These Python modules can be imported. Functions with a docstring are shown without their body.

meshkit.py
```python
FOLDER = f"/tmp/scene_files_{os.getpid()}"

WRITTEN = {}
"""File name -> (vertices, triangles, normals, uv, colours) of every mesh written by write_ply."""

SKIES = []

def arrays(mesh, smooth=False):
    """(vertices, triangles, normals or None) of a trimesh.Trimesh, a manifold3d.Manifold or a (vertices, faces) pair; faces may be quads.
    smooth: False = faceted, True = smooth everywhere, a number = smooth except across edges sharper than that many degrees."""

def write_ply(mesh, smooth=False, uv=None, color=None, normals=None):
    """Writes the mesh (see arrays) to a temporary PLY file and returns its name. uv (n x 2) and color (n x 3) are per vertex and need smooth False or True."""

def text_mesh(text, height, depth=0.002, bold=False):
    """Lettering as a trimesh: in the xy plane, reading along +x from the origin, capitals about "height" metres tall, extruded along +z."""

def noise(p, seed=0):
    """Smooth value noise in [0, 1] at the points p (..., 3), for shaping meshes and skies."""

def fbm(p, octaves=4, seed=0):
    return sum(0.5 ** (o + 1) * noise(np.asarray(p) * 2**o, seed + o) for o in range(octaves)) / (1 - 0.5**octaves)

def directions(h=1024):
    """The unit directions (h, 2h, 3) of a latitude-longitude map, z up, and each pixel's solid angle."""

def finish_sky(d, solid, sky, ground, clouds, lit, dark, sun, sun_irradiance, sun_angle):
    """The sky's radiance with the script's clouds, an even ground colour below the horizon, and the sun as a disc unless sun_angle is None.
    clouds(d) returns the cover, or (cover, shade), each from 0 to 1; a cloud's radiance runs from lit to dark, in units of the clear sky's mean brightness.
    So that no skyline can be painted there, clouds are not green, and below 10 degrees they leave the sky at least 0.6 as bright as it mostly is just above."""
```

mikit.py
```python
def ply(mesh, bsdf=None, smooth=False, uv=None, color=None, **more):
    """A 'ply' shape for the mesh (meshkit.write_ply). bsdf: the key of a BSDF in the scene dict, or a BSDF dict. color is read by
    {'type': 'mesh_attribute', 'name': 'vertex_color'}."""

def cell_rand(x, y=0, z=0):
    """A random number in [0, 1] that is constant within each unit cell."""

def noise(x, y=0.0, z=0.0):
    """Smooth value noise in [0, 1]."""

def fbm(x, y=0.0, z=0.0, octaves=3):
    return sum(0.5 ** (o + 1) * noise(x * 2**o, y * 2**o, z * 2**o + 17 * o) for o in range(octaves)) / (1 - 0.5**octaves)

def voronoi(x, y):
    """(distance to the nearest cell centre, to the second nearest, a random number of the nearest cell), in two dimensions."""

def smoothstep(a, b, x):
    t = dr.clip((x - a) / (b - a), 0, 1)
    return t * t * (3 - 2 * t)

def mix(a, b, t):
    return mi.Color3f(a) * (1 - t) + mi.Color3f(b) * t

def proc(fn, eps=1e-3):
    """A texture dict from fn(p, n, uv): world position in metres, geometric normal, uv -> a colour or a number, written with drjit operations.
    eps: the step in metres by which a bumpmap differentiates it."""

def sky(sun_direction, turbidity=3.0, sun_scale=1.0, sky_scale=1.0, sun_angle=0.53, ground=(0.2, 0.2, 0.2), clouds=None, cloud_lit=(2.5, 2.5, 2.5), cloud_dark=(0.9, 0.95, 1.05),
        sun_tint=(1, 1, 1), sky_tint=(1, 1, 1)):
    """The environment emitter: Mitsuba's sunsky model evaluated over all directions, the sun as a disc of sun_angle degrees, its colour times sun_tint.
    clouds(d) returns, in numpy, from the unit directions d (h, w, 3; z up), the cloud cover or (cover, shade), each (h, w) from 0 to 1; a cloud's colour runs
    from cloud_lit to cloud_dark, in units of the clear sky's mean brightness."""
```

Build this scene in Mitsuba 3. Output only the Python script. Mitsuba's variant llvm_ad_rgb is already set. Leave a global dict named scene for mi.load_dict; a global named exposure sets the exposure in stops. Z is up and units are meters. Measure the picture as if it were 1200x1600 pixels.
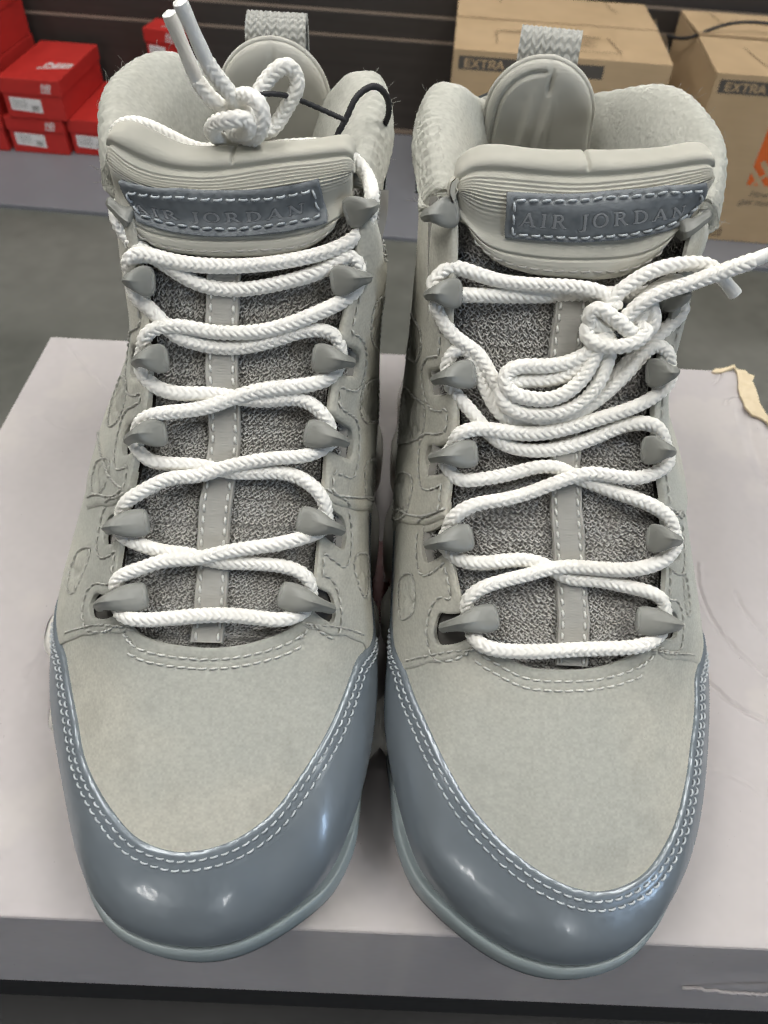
import math, json
import numpy as np
import trimesh
import shapely
from shapely.geometry import Polygon, Point, LineString, box as sbox
from shapely import affinity
from scipy.interpolate import CubicSpline, PchipInterpolator, splprep, splev
from scipy.spatial import cKDTree
import mitsuba as mi
import drjit as dr
import mikit, meshkit

T = mi.ScalarTransform4f
scene, labels = {}, {}

# ------------------------------------------------------------------ camera
CAM = np.array([-.0093, -.0647, .2641])
CAM_FWD = np.array([.0107, .6745, -.7382])
CAM_UP = np.array([-.0485, .7377, .6734])
scene['camera'] = {'type': 'thinlens', 'fov': 53.05, 'fov_axis': 'x', 'near_clip': .01, 'far_clip': 60.,
                   'aperture_radius': .00055, 'focus_distance': .215,
                   'to_world': T().look_at(origin=CAM.tolist(), target=(CAM + CAM_FWD).tolist(), up=CAM_UP.tolist())}
def number(key):
    if key not in scene and key not in labels:
        return key
    k = 1
    while f'{key}_{k:03d}' in scene or f'{key}_{k:03d}' in labels:
        k += 1
    return f'{key}_{k:03d}'

# light of the shop: ceiling lamps over and beyond the box, far shop windows behind, and the dim light that the rest of the room gives back
exposure = -0.14
scene['room_light'] = {'type': 'constant', 'radiance': {'type': 'rgb', 'value': [.035, .035, .036]}}
def ceiling_lamp(x, y, z, lx, ly, power, where, rgb=(1, .98, .94)):
    k = number('ceiling_lamp')
    scene[k] = {'type': 'rectangle', 'to_world': T().translate([x, y, z]).rotate([1, 0, 0], 180).scale([lx / 2, ly / 2, 1]),
                'emitter': {'type': 'area', 'radiance': {'type': 'rgb', 'value': [power * c for c in rgb]}}}
    labels[k] = {'label': f'white ceiling light panel out of view, {where}', 'category': 'lamp', 'group': 'ceiling lamps of the shop'}
def shop_window(x, y, z, lx, lz, power, rgb, label):
    k = number('shop_window')
    scene[k] = {'type': 'rectangle', 'to_world': T().look_at(origin=[x, y, z], target=[0, .1, .1], up=[0, 0, 1]).scale([lx / 2, lz / 2, 1]),
                'emitter': {'type': 'area', 'radiance': {'type': 'rgb', 'value': [power * c for c in rgb]}}}
    labels[k] = {'label': label, 'category': 'window'}
for x, y, p, where in ((-.78, .02, 12.5, 'left above the sneakers'), (.78, .02, 12.5, 'right above the sneakers'), (-1.9, 1.3, 6., 'far left'), (1.9, 1.3, 6., 'far right'), (0., 1.75, 9., 'middle above the slatted wall')):
    ceiling_lamp(x, y, 1.75, .6, 1.3, p, where)
shop_window(-2.6, -5.2, 1.0, .16, .6, 60., (1, .97, .93), 'narrow warm white window far behind the viewer, on the left')
shop_window(1.2, -5.6, .9, .18, .4, 60., (1, 1, 1), 'small white window far behind the viewer, near the middle')
shop_window(3.6, -3.0, .9, .35, 1.2, 30., (.62, .82, 1.1), 'bluish shop window far behind the viewer, on the right')



# ------------------------------------------------------------------ helpers
def put(key, mesh, bsdf, smooth=False, label=None, cat=None, group=None, kind=None, **more):
    key = number(key)
    scene[key] = mikit.ply(mesh, bsdf, smooth, **more)
    d = {}
    if label: d['label'] = label
    if cat: d['category'] = cat
    if group: d['group'] = group
    if kind: d['kind'] = kind
    if d: labels[key] = d
    return key

def thing(key, label, cat, group=None):
    key = number(key)
    labels[key] = {'label': label, 'category': cat}
    if group: labels[key]['group'] = group
    return key

def cat_mesh(ms):
    ms = list(ms)
    vs, fs, n = [], [], 0
    for m in ms:
        v, f = (m.vertices, m.faces) if hasattr(m, 'vertices') else m
        vs.append(np.asarray(v)); fs.append(np.asarray(f) + n); n += len(v)
    return trimesh.Trimesh(np.vstack(vs), np.vstack(fs), process=False)

def nrm(a):
    a = np.asarray(a, float)
    return a / np.maximum(np.linalg.norm(a, axis=-1, keepdims=True), 1e-12)

def grid_mesh(P, close_u=False, close_v=False):
    """P (nu, nv, 3) -> triangles."""
    nu, nv = P.shape[:2]
    i, j = np.meshgrid(np.arange(nu if close_u else nu - 1), np.arange(nv if close_v else nv - 1), indexing='ij')
    i2, j2 = (i + 1) % nu, (j + 1) % nv
    a, b, c, d = i * nv + j, i2 * nv + j, i2 * nv + j2, i * nv + j2
    f = np.vstack([np.stack([a, b, c], -1).reshape(-1, 3), np.stack([a, c, d], -1).reshape(-1, 3)])
    return trimesh.Trimesh(P.reshape(-1, 3), f, process=False)

def smooth_path(pts, n, closed=False):
    pts = np.asarray(pts, float)
    if closed:
        pts = np.vstack([pts, pts[:1]])
    d = np.r_[0, np.cumsum(np.maximum(np.linalg.norm(np.diff(pts, axis=0), axis=1), 1e-9) ** .5)]
    cs = CubicSpline(d, pts, bc_type='periodic' if closed else 'natural')
    x = cs(np.linspace(0, d[-1], 40 * len(pts)))
    return resample(x, n)

def resample(x, n):
    L = np.r_[0, np.cumsum(np.linalg.norm(np.diff(x, axis=0), axis=1))]
    q = np.linspace(0, L[-1], n)
    return np.stack([np.interp(q, L, x[:, k]) for k in range(x.shape[1])], 1)

def length(x):
    return np.linalg.norm(np.diff(x, axis=0), axis=1).sum()

def frames(p, up0=(0, 0, 1)):
    """parallel-transport frames of a polyline: tangents, a, b"""
    t = nrm(np.gradient(p, axis=0))
    a = np.cross(t[0], up0)
    if np.linalg.norm(a) < 1e-6: a = np.cross(t[0], (1, 0, .1))
    A = [a / np.linalg.norm(a)]
    for k in range(1, len(p)):
        v = A[-1] - t[k] * (A[-1] @ t[k])
        A.append(v / np.linalg.norm(v))
    A = np.array(A)
    return t, A, np.cross(t, A)

def tube(p, r, sides=8, cap=True, up0=(0, 0, 1), flat=1.0):
    p = np.asarray(p, float)
    t, a, b = frames(p, up0)
    th = np.arange(sides) * 2 * np.pi / sides
    r = np.broadcast_to(r, (len(p),))
    P = p[:, None] + r[:, None, None] * (np.cos(th)[None, :, None] * a[:, None] + flat * np.sin(th)[None, :, None] * b[:, None])
    m = grid_mesh(P, close_v=True)
    if cap:
        n = len(m.vertices)
        v = np.vstack([m.vertices, p[:1], p[-1:]])
        k = np.arange(sides); k2 = (k + 1) % sides
        f0 = np.stack([k2, k, k * 0 + n], 1)
        e = (len(p) - 1) * sides
        f1 = np.stack([e + k, e + k2, k * 0 + n + 1], 1)
        m = trimesh.Trimesh(v, np.vstack([m.faces[:, ::-1], f0[:, ::-1], f1[:, ::-1]]), process=False)
    else:
        m.faces = m.faces[:, ::-1]
    return m

# ------------------------------------------------------------------ the surface of one shoe
SHOES = json.loads(r'''{"A":{"W":[[-0.059,0.294,0.055],[-0.051,0.292,0.055],[-0.043,0.288,0.055],[-0.035,0.282,0.055],[-0.027,0.271,0.055],[-0.02,0.257,0.055],[-0.0155,0.24,0.055],[-0.0125,0.222,0.055],[-0.011,0.205,0.055],[-0.0105,0.185,0.055],[-0.0105,0.165,0.055],[-0.0108,0.1325,0.055],[-0.0105,0.1144,0.047],[-0.0086,0.0938,0.04],[-0.0064,0.073,0.036],[-0.0061,0.0561,0.032],[-0.009,0.0342,0.03],[-0.0147,0.0153,0.028],[-0.0219,0.005,0.024],[-0.0356,-0.0048,0.02],[-0.0518,-0.0102,0.02],[-0.0712,-0.008,0.02],[-0.0864,0.0024,0.024],[-0.098,0.024,0.028],[-0.1088,0.0476,0.03],[-0.115,0.0671,0.032],[-0.119,0.0903,0.036],[-0.1195,0.1073,0.04],[-0.1184,0.1279,0.047],[-0.1158,0.144,0.055],[-0.1165,0.165,0.055],[-0.1145,0.185,0.055],[-0.112,0.205,0.055],[-0.109,0.222,0.055],[-0.105,0.24,0.055],[-0.099,0.257,0.055],[-0.092,0.271,0.055],[-0.083,0.282,0.055],[-0.075,0.288,0.055],[-0.067,0.292,0.055]],"O":[[-0.058,0.275,0.152],[-0.034,0.262,0.15],[-0.018,0.24,0.15],[-0.0137,0.212,0.15],[-0.0137,0.185,0.151],[-0.0155,0.16,0.156],[-0.0171,0.1411,0.1623],[-0.019,0.1352,0.1519],[-0.0209,0.1284,0.1416],[-0.0229,0.1225,0.1325],[-0.0242,0.1159,0.1236],[-0.0249,0.1099,0.1165],[-0.0252,0.0995,0.1055],[-0.0254,0.0901,0.0961],[-0.0258,0.0802,0.0872],[-0.0264,0.0721,0.0806],[-0.0281,0.0658,0.0758],[-0.0319,0.0621,0.0732],[-0.0379,0.0595,0.0716],[-0.0462,0.0573,0.0702],[-0.0545,0.0562,0.0695],[-0.0629,0.0562,0.0695],[-0.0713,0.057,0.07],[-0.0772,0.0588,0.0711],[-0.0809,0.0621,0.0732],[-0.0838,0.0677,0.0773],[-0.0845,0.0737,0.0818],[-0.0839,0.0796,0.0866],[-0.0823,0.0888,0.0949],[-0.08,0.0983,0.1043],[-0.0773,0.1081,0.1146],[-0.0766,0.1177,0.1259],[-0.0769,0.1259,0.1378],[-0.0792,0.1336,0.1494],[-0.0811,0.1397,0.1595],[-0.0915,0.16,0.153],[-0.0975,0.185,0.15],[-0.1005,0.212,0.15],[-0.097,0.24,0.15],[-0.086,0.262,0.15]],"ridge":[[-0.019,0.163,0.164],[-0.0175,0.19,0.168],[-0.0175,0.214,0.169],[-0.022,0.238,0.165],[-0.036,0.257,0.1505],[-0.057,0.267,0.148],[-0.082,0.257,0.158],[-0.093,0.238,0.167],[-0.098,0.213,0.169],[-0.0968,0.19,0.168],[-0.0905,0.165,0.164]]},"B":{"W":[[0.045,0.294,0.055],[0.036,0.292,0.055],[0.028,0.288,0.055],[0.02,0.281,0.055],[0.012,0.27,0.055],[0.007,0.256,0.055],[0.0035,0.24,0.055],[0.0015,0.222,0.055],[0.0002,0.205,0.055],[-0.0008,0.185,0.055],[-0.0015,0.165,0.055],[-0.0025,0.1364,0.055],[-0.0024,0.1179,0.047],[-0.0024,0.0998,0.04],[-0.0028,0.0782,0.036],[-0.0034,0.0586,0.032],[-0.0003,0.0387,0.03],[0.0062,0.0171,0.028],[0.0153,0.0053,0.024],[0.0311,-0.0058,0.02],[0.0497,-0.0109,0.02],[0.0676,-0.0073,0.02],[0.0807,0.0036,0.024],[0.0921,0.0227,0.028],[0.1015,0.0511,0.03],[0.1059,0.0713,0.032],[0.1072,0.0895,0.036],[0.1076,0.1062,0.04],[0.1075,0.1296,0.047],[0.1063,0.1507,0.055],[0.1065,0.17,0.055],[0.105,0.188,0.055],[0.103,0.206,0.055],[0.1,0.222,0.055],[0.096,0.24,0.055],[0.09,0.256,0.055],[0.083,0.27,0.055],[0.074,0.281,0.055],[0.065,0.288,0.055],[0.055,0.292,0.055]],"O":[[0.046,0.275,0.152],[0.022,0.262,0.15],[0.0065,0.24,0.15],[0.0015,0.212,0.15],[0.0015,0.185,0.151],[0.003,0.16,0.156],[0.009,0.141,0.1619],[0.0103,0.1264,0.1384],[0.0116,0.1192,0.128],[0.0134,0.1124,0.1193],[0.0138,0.1061,0.1124],[0.0131,0.0982,0.1042],[0.0124,0.0915,0.0974],[0.013,0.0831,0.0897],[0.0146,0.0781,0.0854],[0.0171,0.0709,0.0797],[0.0206,0.0649,0.0752],[0.0245,0.0607,0.0723],[0.0295,0.0581,0.0707],[0.0365,0.0553,0.069],[0.0455,0.0547,0.0687],[0.0544,0.0552,0.069],[0.062,0.0567,0.0698],[0.0686,0.059,0.0712],[0.0734,0.0618,0.0731],[0.0762,0.0662,0.0761],[0.0773,0.073,0.0813],[0.0776,0.0797,0.0867],[0.0768,0.0868,0.093],[0.0754,0.095,0.1009],[0.0725,0.1042,0.1103],[0.0707,0.113,0.1201],[0.0707,0.122,0.1319],[0.0728,0.13,0.144],[0.0752,0.1424,0.1649],[0.0865,0.16,0.153],[0.093,0.185,0.15],[0.096,0.212,0.15],[0.092,0.24,0.15],[0.079,0.262,0.15]],"ridge":[[0.0058,0.163,0.16],[0.0048,0.19,0.164],[0.0048,0.214,0.165],[0.0095,0.238,0.163],[0.024,0.257,0.1515],[0.046,0.267,0.148],[0.073,0.257,0.156],[0.0872,0.238,0.165],[0.0922,0.213,0.166],[0.0922,0.19,0.164],[0.0855,0.165,0.16]]}}''')
TB = .12   # below this t the surface curls in under the widest line

class Upper:
    """Annulus S(s, t): s runs round the shoe (0 = toe, + lateral, - medial, +-20 = heel), t from the sole (0) to the opening (1)."""
    def __init__(self, name):
        D = SHOES[name]
        self.W, self.O, self.ridge = (np.array(D[k]) for k in ('W', 'O', 'ridge'))
        k = np.arange(-20, 20)
        c = self.W.mean(0)
        # outward normal of the outline in plan
        Wp = np.roll(self.W, -1, 0) - np.roll(self.W, 1, 0)
        out = nrm(np.stack([Wp[:, 1], -Wp[:, 0], 0 * Wp[:, 0]], 1))
        if ((self.W - c) * out).sum() < 0: out = -out
        self.out = out
        self.W = self.W - out * .0013      # room for the thickness of the leather
        ak = np.abs(k)
        f = lambda xs, ys: np.interp(ak, xs, ys)[:, None]
        B = self.W - out * .0035
        B[:, 2] = np.interp(ak, [0, 2, 4, 20], [.0135, .0135, .012, .012])
        up = np.array([0, 0, 1.])
        P1 = self.W + up * f([0, 2, 5, 8, 12, 20], [.020, .020, .018, .018, .030, .045]) + out * f([0, 3, 6, 9, 20], [.0005, .001, .001, .0, -.002])
        # direction in which the surface arrives at the opening
        inward = nrm((self.O - self.W) * [1, 1, 0])
        side = nrm(np.stack([-out[:, 0], 0 * out[:, 0], 0 * out[:, 0]], 1) + 1e-9)
        toe = np.array([0, .86, .51])
        w = f([0, 1, 5, 8], [1, .9, .25, 0]); g = f([0, 14, 15.5, 20], [0, 0, 1, 1])
        d = nrm(w * toe + (1 - w) * (1 - g) * (side * .50 + np.array([0, .25, .85])) + g * np.array([0, 0, 1.]))
        P2 = self.O - d * f([0, 3, 6, 12, 20], [.024, .022, .018, .022, .045])
        x = np.arange(-20, 21)
        cs = lambda A: CubicSpline(x, np.vstack([A, A[:1]]), bc_type='periodic')
        self.c = [cs(A) for A in (B, self.W, P1, P2, self.O)]
    def __call__(self, s, t):
        s, t = np.broadcast_arrays(np.asarray(s, float), np.asarray(t, float))
        B, W, P1, P2, O = (c(s) for c in self.c)
        t = t[..., None]
        a = np.clip(t / TB, 0, 1)
        Q = W * 1.0; Q[..., 2] -= np.minimum(.006, (W - B)[..., 2] * .6)
        low = B * (1 - a) ** 2 + 2 * a * (1 - a) * Q + a * a * W
        b = np.clip((t - TB) / (1 - TB), 0, None)
        hi = W * (1 - b) ** 3 + 3 * b * (1 - b) ** 2 * P1 + 3 * b * b * (1 - b) * P2 + b ** 3 * O
        return np.where(t < TB, low, hi)
    def normal(self, s, t, e=.004):
        s, t = np.broadcast_arrays(np.asarray(s, float), np.asarray(t, float))
        n = np.cross(self(s + 3 * e, t) - self(s - 3 * e, t), self(s, t + e) - self(s, t - e))
        n = nrm(n)
        return n if not hasattr(self, 'flip') else n * self.flip
    def at(self, s, t, off=0.):
        return self(s, t) + self.normal(s, t) * np.asarray(off)[..., None]
    def path(self, st, n, off=0., closed=False):
        """Smooth curve through (s, t) points, n points evenly spaced in space, lifted by off."""
        q = smooth_path(np.asarray(st) * [1, 20], 400, closed) / [1, 20]
        x = self(q[:, 0], q[:, 1])
        L = np.r_[0, np.cumsum(np.linalg.norm(np.diff(x, axis=0), axis=1))]
        u = np.linspace(0, L[-1], n)
        s, t = np.interp(u, L, q[:, 0]), np.interp(u, L, q[:, 1])
        return np.stack([s, t], 1), self.at(s, t, off)

UP = {k: Upper(k) for k in SHOES}
for k, u in UP.items():
    n = u.normal(np.array([10.]), np.array([.4]))[0]
    u.flip = 1. if n[0] * (-1 if k == 'A' else 1) > 0 else -1.

def clip_grid(poly, ds, dt):
    """Triangulate poly (in the s-t plane) on a grid of cells ds x dt: (points, triangles, mask of border points)."""
    x0, y0, x1, y1 = poly.bounds
    i0, i1, j0, j1 = math.floor(x0 / ds), math.ceil(x1 / ds), math.floor(y0 / dt), math.ceil(y1 / dt)
    gx, gy = np.arange(i0, i1 + 1) * ds, np.arange(j0, j1 + 1) * dt
    X, Y = np.meshgrid(gx, gy, indexing='ij')
    shapely.prepare(poly)
    cells = shapely.box(X[:-1, :-1].ravel(), Y[:-1, :-1].ravel(), X[1:, 1:].ravel(), Y[1:, 1:].ravel())
    full = shapely.contains_properly(poly, cells)
    part = ~full & shapely.intersects(poly, cells)
    nv = len(gy)
    ci, cj = np.divmod(np.arange(len(cells)), nv - 1)
    a = ci * nv + cj
    F = [np.stack([a, a + nv, a + nv + 1], 1)[full], np.stack([a, a + nv + 1, a + 1], 1)[full]]
    V = np.stack([X.ravel(), Y.ravel()], 1)
    extra, ef, n = [], [], len(V)
    for c in np.nonzero(part)[0]:
        g = poly.intersection(cells[c])
        for q in getattr(g, 'geoms', [g]):
            if q.geom_type != 'Polygon' or q.area < 1e-4 * ds * dt: continue
            tri = shapely.constrained_delaunay_triangles(q)
            for tr in tri.geoms:
                p = np.array(tr.exterior.coords)[:3]
                if np.cross(p[1] - p[0], p[2] - p[0]) < 0: p = p[::-1]
                extra.append(p); ef.append([n, n + 1, n + 2]); n += 3
    if extra:
        V = np.vstack([V] + extra); F.append(np.array(ef))
    F = np.vstack(F)
    key = np.round(V / [ds, dt] * 2e4).astype(np.int64)
    _, first, inv = np.unique(key, axis=0, return_index=True, return_inverse=True)
    inv = inv.ravel()
    F = inv[F]; V = V[first]
    F = F[(F[:, 0] != F[:, 1]) & (F[:, 1] != F[:, 2]) & (F[:, 2] != F[:, 0])]
    used = np.unique(F); m = np.full(len(V), -1); m[used] = np.arange(len(used))
    V, F = V[used], m[F]
    e = np.sort(np.vstack([F[:, [0, 1]], F[:, [1, 2]], F[:, [2, 0]]]), 1)
    E, cnt = np.unique(e, axis=0, return_counts=True)
    be = E[cnt == 1]
    d = np.vstack([F[:, [0, 1]], F[:, [1, 2]], F[:, [2, 0]]])
    ks = set(map(tuple, be))
    bd = np.array([p for p in map(tuple, d) if tuple(sorted(p)) in ks])
    return V, F, bd

def panel(up, poly, off, thick, ds=.06, dt=.008, edge=.0008, drop=.0005, grooves=(), holes=None, extra=None):
    """A sheet of leather lying on the upper: rounded edges, a side wall, grooves pressed along curves."""
    poly = poly.simplify(.0005) if poly.geom_type == 'Polygon' else max(poly.geoms, key=lambda g: g.area)
    V, F, bd = clip_grid(poly, ds, dt)
    base, n = up(V[:, 0], V[:, 1]), up.normal(V[:, 0], V[:, 1])
    h = np.full(len(V), off)
    if len(bd) and drop:
        ring = np.concatenate([np.array(r.coords) for r in [poly.exterior, *poly.interiors]])
        bp = []
        for r in [poly.exterior, *poly.interiors]:
            L = LineString(np.array(r.coords) * [1, 20])
            q = np.array([L.interpolate(x).coords[0] for x in np.arange(0, L.length, .03)]) / [1, 20]
            bp.append(up(q[:, 0], q[:, 1]))
        d, _ = cKDTree(np.vstack(bp)).query(base, distance_upper_bound=edge)
        x = np.clip(1 - np.minimum(d, edge) / edge, 0, 1)
        h = h - drop * (1 - np.sqrt(np.maximum(1 - x * x, 0)))
    for pts, depth, wid in grooves:
        d, _ = cKDTree(pts).query(base, distance_upper_bound=4 * wid)
        d = np.minimum(d, 9)
        h = h - depth * np.exp(-(d / wid) ** 2)
    if extra is not None:
        h = h + extra(V, base)
    P = base + n * h[:, None]
    if up.flip < 0: pass
    v, f = P, F
    if len(bd):
        low = base[bd] + n[bd] * (off - thick)
        k = len(P)
        v = np.vstack([P, low.reshape(-1, 3)])
        a, b = bd[:, 0], bd[:, 1]
        la, lb = k + 2 * np.arange(len(bd)), k + 2 * np.arange(len(bd)) + 1
        f = np.vstack([F, np.stack([b, a, la], 1), np.stack([b, la, lb], 1)])
    m = trimesh.Trimesh(v, f, process=False)
    fn = np.cross(P[F[:, 1]] - P[F[:, 0]], P[F[:, 2]] - P[F[:, 0]])
    if (fn * n[F[:, 0]]).sum() < 0: m.faces = m.faces[:, ::-1]
    return m

def stitches(x, nor, pitch=.0033, fill=.66, r=.00030, lift=.00008):
    """Thread along a curve x (n,3) with normals: one little arc per stitch; also the needle points."""
    L = length(x); n = max(2, int(round(L / pitch)))
    cum = np.r_[0, np.cumsum(np.linalg.norm(np.diff(x, axis=0), axis=1))]
    q = np.stack([np.interp(np.linspace(0, L, n * 8 + 1), cum, c) for c in np.hstack([x, nor]).T], 1)
    p, N = q[:, :3], nrm(q[:, 3:])
    ms, holes = [], []
    rng = np.random.default_rng(int(L * 1e6) % 99991)
    w = np.array([-.0009, 0.00005, .0003, .0003, .00005, -.0009]) + lift
    for k in range(n):
        a = k * 8 + (1 - fill) * 4; b = (k + 1) * 8 - (1 - fill) * 4
        u = np.array([a, a + .35, a + (b - a) * .33, a + (b - a) * .67, b - .35, b])
        i = np.clip(u, 0, len(p) - 1)
        c = np.stack([np.interp(i, np.arange(len(p)), p[:, d]) for d in range(3)], 1)
        nn = nrm(np.stack([np.interp(i, np.arange(len(p)), N[:, d]) for d in range(3)], 1))
        sd = nrm(np.cross(nn[2], c[-1] - c[0]))
        tilt = rng.normal(0, .00008) + .00012
        c = c + nn * w[:, None] + sd * np.linspace(-tilt, tilt, 6)[:, None]
        ms.append(tube(c, r * np.array([.8, .95, 1.06, 1.06, .95, .8]), 6, False, up0=nn[0]))
        holes += [p[min(k * 8, len(p) - 1)]]
    holes.append(p[-1])
    return cat_mesh(ms), np.array(holes)

# ------------------------------------------------------------------ materials
fbm, noise, vor, sstep, mix = mikit.fbm, mikit.noise, mikit.voronoi, mikit.smoothstep, mikit.mix
def mat(name, bsdf, bump=None, scale=1.0, eps=2e-4):
    if bump is not None:
        bsdf = {'type': 'bumpmap', 'tex': mikit.proc(bump, eps), 'scale': scale, 'bsdf': bsdf}
    scene[name] = {'type': 'twosided', 'bsdf': bsdf}
    return name
def pr(col, rough=.6, **k):
    c = mikit.proc(col) if callable(col) else {'type': 'rgb', 'value': list(col)}
    return {'type': 'principled', 'base_color': c, 'roughness': rough, **k}

def c_nubuck(p, n, uv):
    f = fbm(p.x * 22, p.y * 22, p.z * 22, 4)
    g = noise(p.x * 1500, p.y * 1500, p.z * 1500)
    h = fbm(p.x * 800 + 9, p.y * 800, p.z * 800, 2)
    c = mix((.335, .340, .306), (.392, .384, .334), sstep(.36, .66, f))
    d = fbm(p.x * 130 + 3, p.y * 95, p.z * 95 + 5, 3)
    return c * (.87 + .20 * g + .10 * (h - .5) + .03) * (1 - .07 * sstep(.56, .72, d))
mat('nubuck', pr(c_nubuck, .92, specular=.25, sheen=.35), lambda p, n, uv: noise(p.x * 2600, p.y * 2600, p.z * 2600) + .8 * fbm(p.x * 500, p.y * 500, p.z * 500, 2), .00010)
mat('nubuck_edge', pr((.30, .29, .25), .95), lambda p, n, uv: noise(p.x * 2500, p.y * 2500, p.z * 2500), .0002)
def c_patent(p, n, uv):
    f = fbm(p.x * 45, p.y * 45, p.z * 45, 3)
    return mix((.145, .174, .198), (.182, .208, .230), f)
mat('patent', pr(c_patent, .33, specular=.5, metallic=.28, clearcoat=1.0, clearcoat_gloss=.985), lambda p, n, uv: fbm(p.x * 70, p.y * 70, p.z * 70, 2) + .10 * noise(p.x * 320 + p.y * 400, p.y * 200 - p.x * 300, p.z * 250), .0007)
mat('rubber', pr(lambda p, n, uv: mix((.195, .245, .262), (.245, .275, .275), fbm(p.x * 40, p.y * 40, p.z * 40)), .38, specular=.5), lambda p, n, uv: noise(p.x * 700, p.y * 700, p.z * 700), .00006)
mat('midsole', pr((.66, .65, .60), .25, clearcoat=.6))
mat('sole_dark', pr((.06, .065, .075), .6))
mat('lining_dark', pr((.055, .052, .047), .9))
mat('thread', pr(lambda p, n, uv: mix((.42, .425, .40), (.60, .60, .565), noise(p.x * 500, p.y * 500, p.z * 500)), .7, sheen=.3))
mat('thread_grey', pr(lambda p, n, uv: mix((.27, .27, .245), (.46, .46, .425), noise(p.x * 500, p.y * 500, p.z * 500)), .75, sheen=.3))
mat('thread_blue', pr(lambda p, n, uv: mix((.28, .31, .33), (.44, .47, .49), noise(p.x * 500, p.y * 500, p.z * 500)), .55, sheen=.3))
mat('lug', pr(lambda p, n, uv: mix((.185, .19, .175), (.215, .218, .20), fbm(p.x * 200, p.y * 200, p.z * 200)), .42, specular=.45), lambda p, n, uv: noise(p.x * 1500, p.y * 1500, p.z * 1500), .00003)
def c_lace(p, n, uv):
    f = fbm(p.x * 55, p.y * 55, p.z * 55)
    return mix((.69, .68, .63), (.77, .76, .715), sstep(.25, .6, f)) * (.96 + .05 * noise(p.x * 3500, p.y * 3500, p.z * 3500))
mat('lace', pr(c_lace, .75, sheen=.4, specular=.3), lambda p, n, uv: noise(p.x * 4200, p.y * 4200, p.z * 4200), .00006, 1e-4)
mat('aglet', pr((.76, .76, .73), .22, clearcoat=.7, specular=.5))
mat('yarn', pr((.3, .3, .3), .9)); scene['yarn']['bsdf']['base_color'] = {'type': 'mesh_attribute', 'name': 'vertex_color'}
mat('knit_base', pr((.225, .218, .20), .95))
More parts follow.
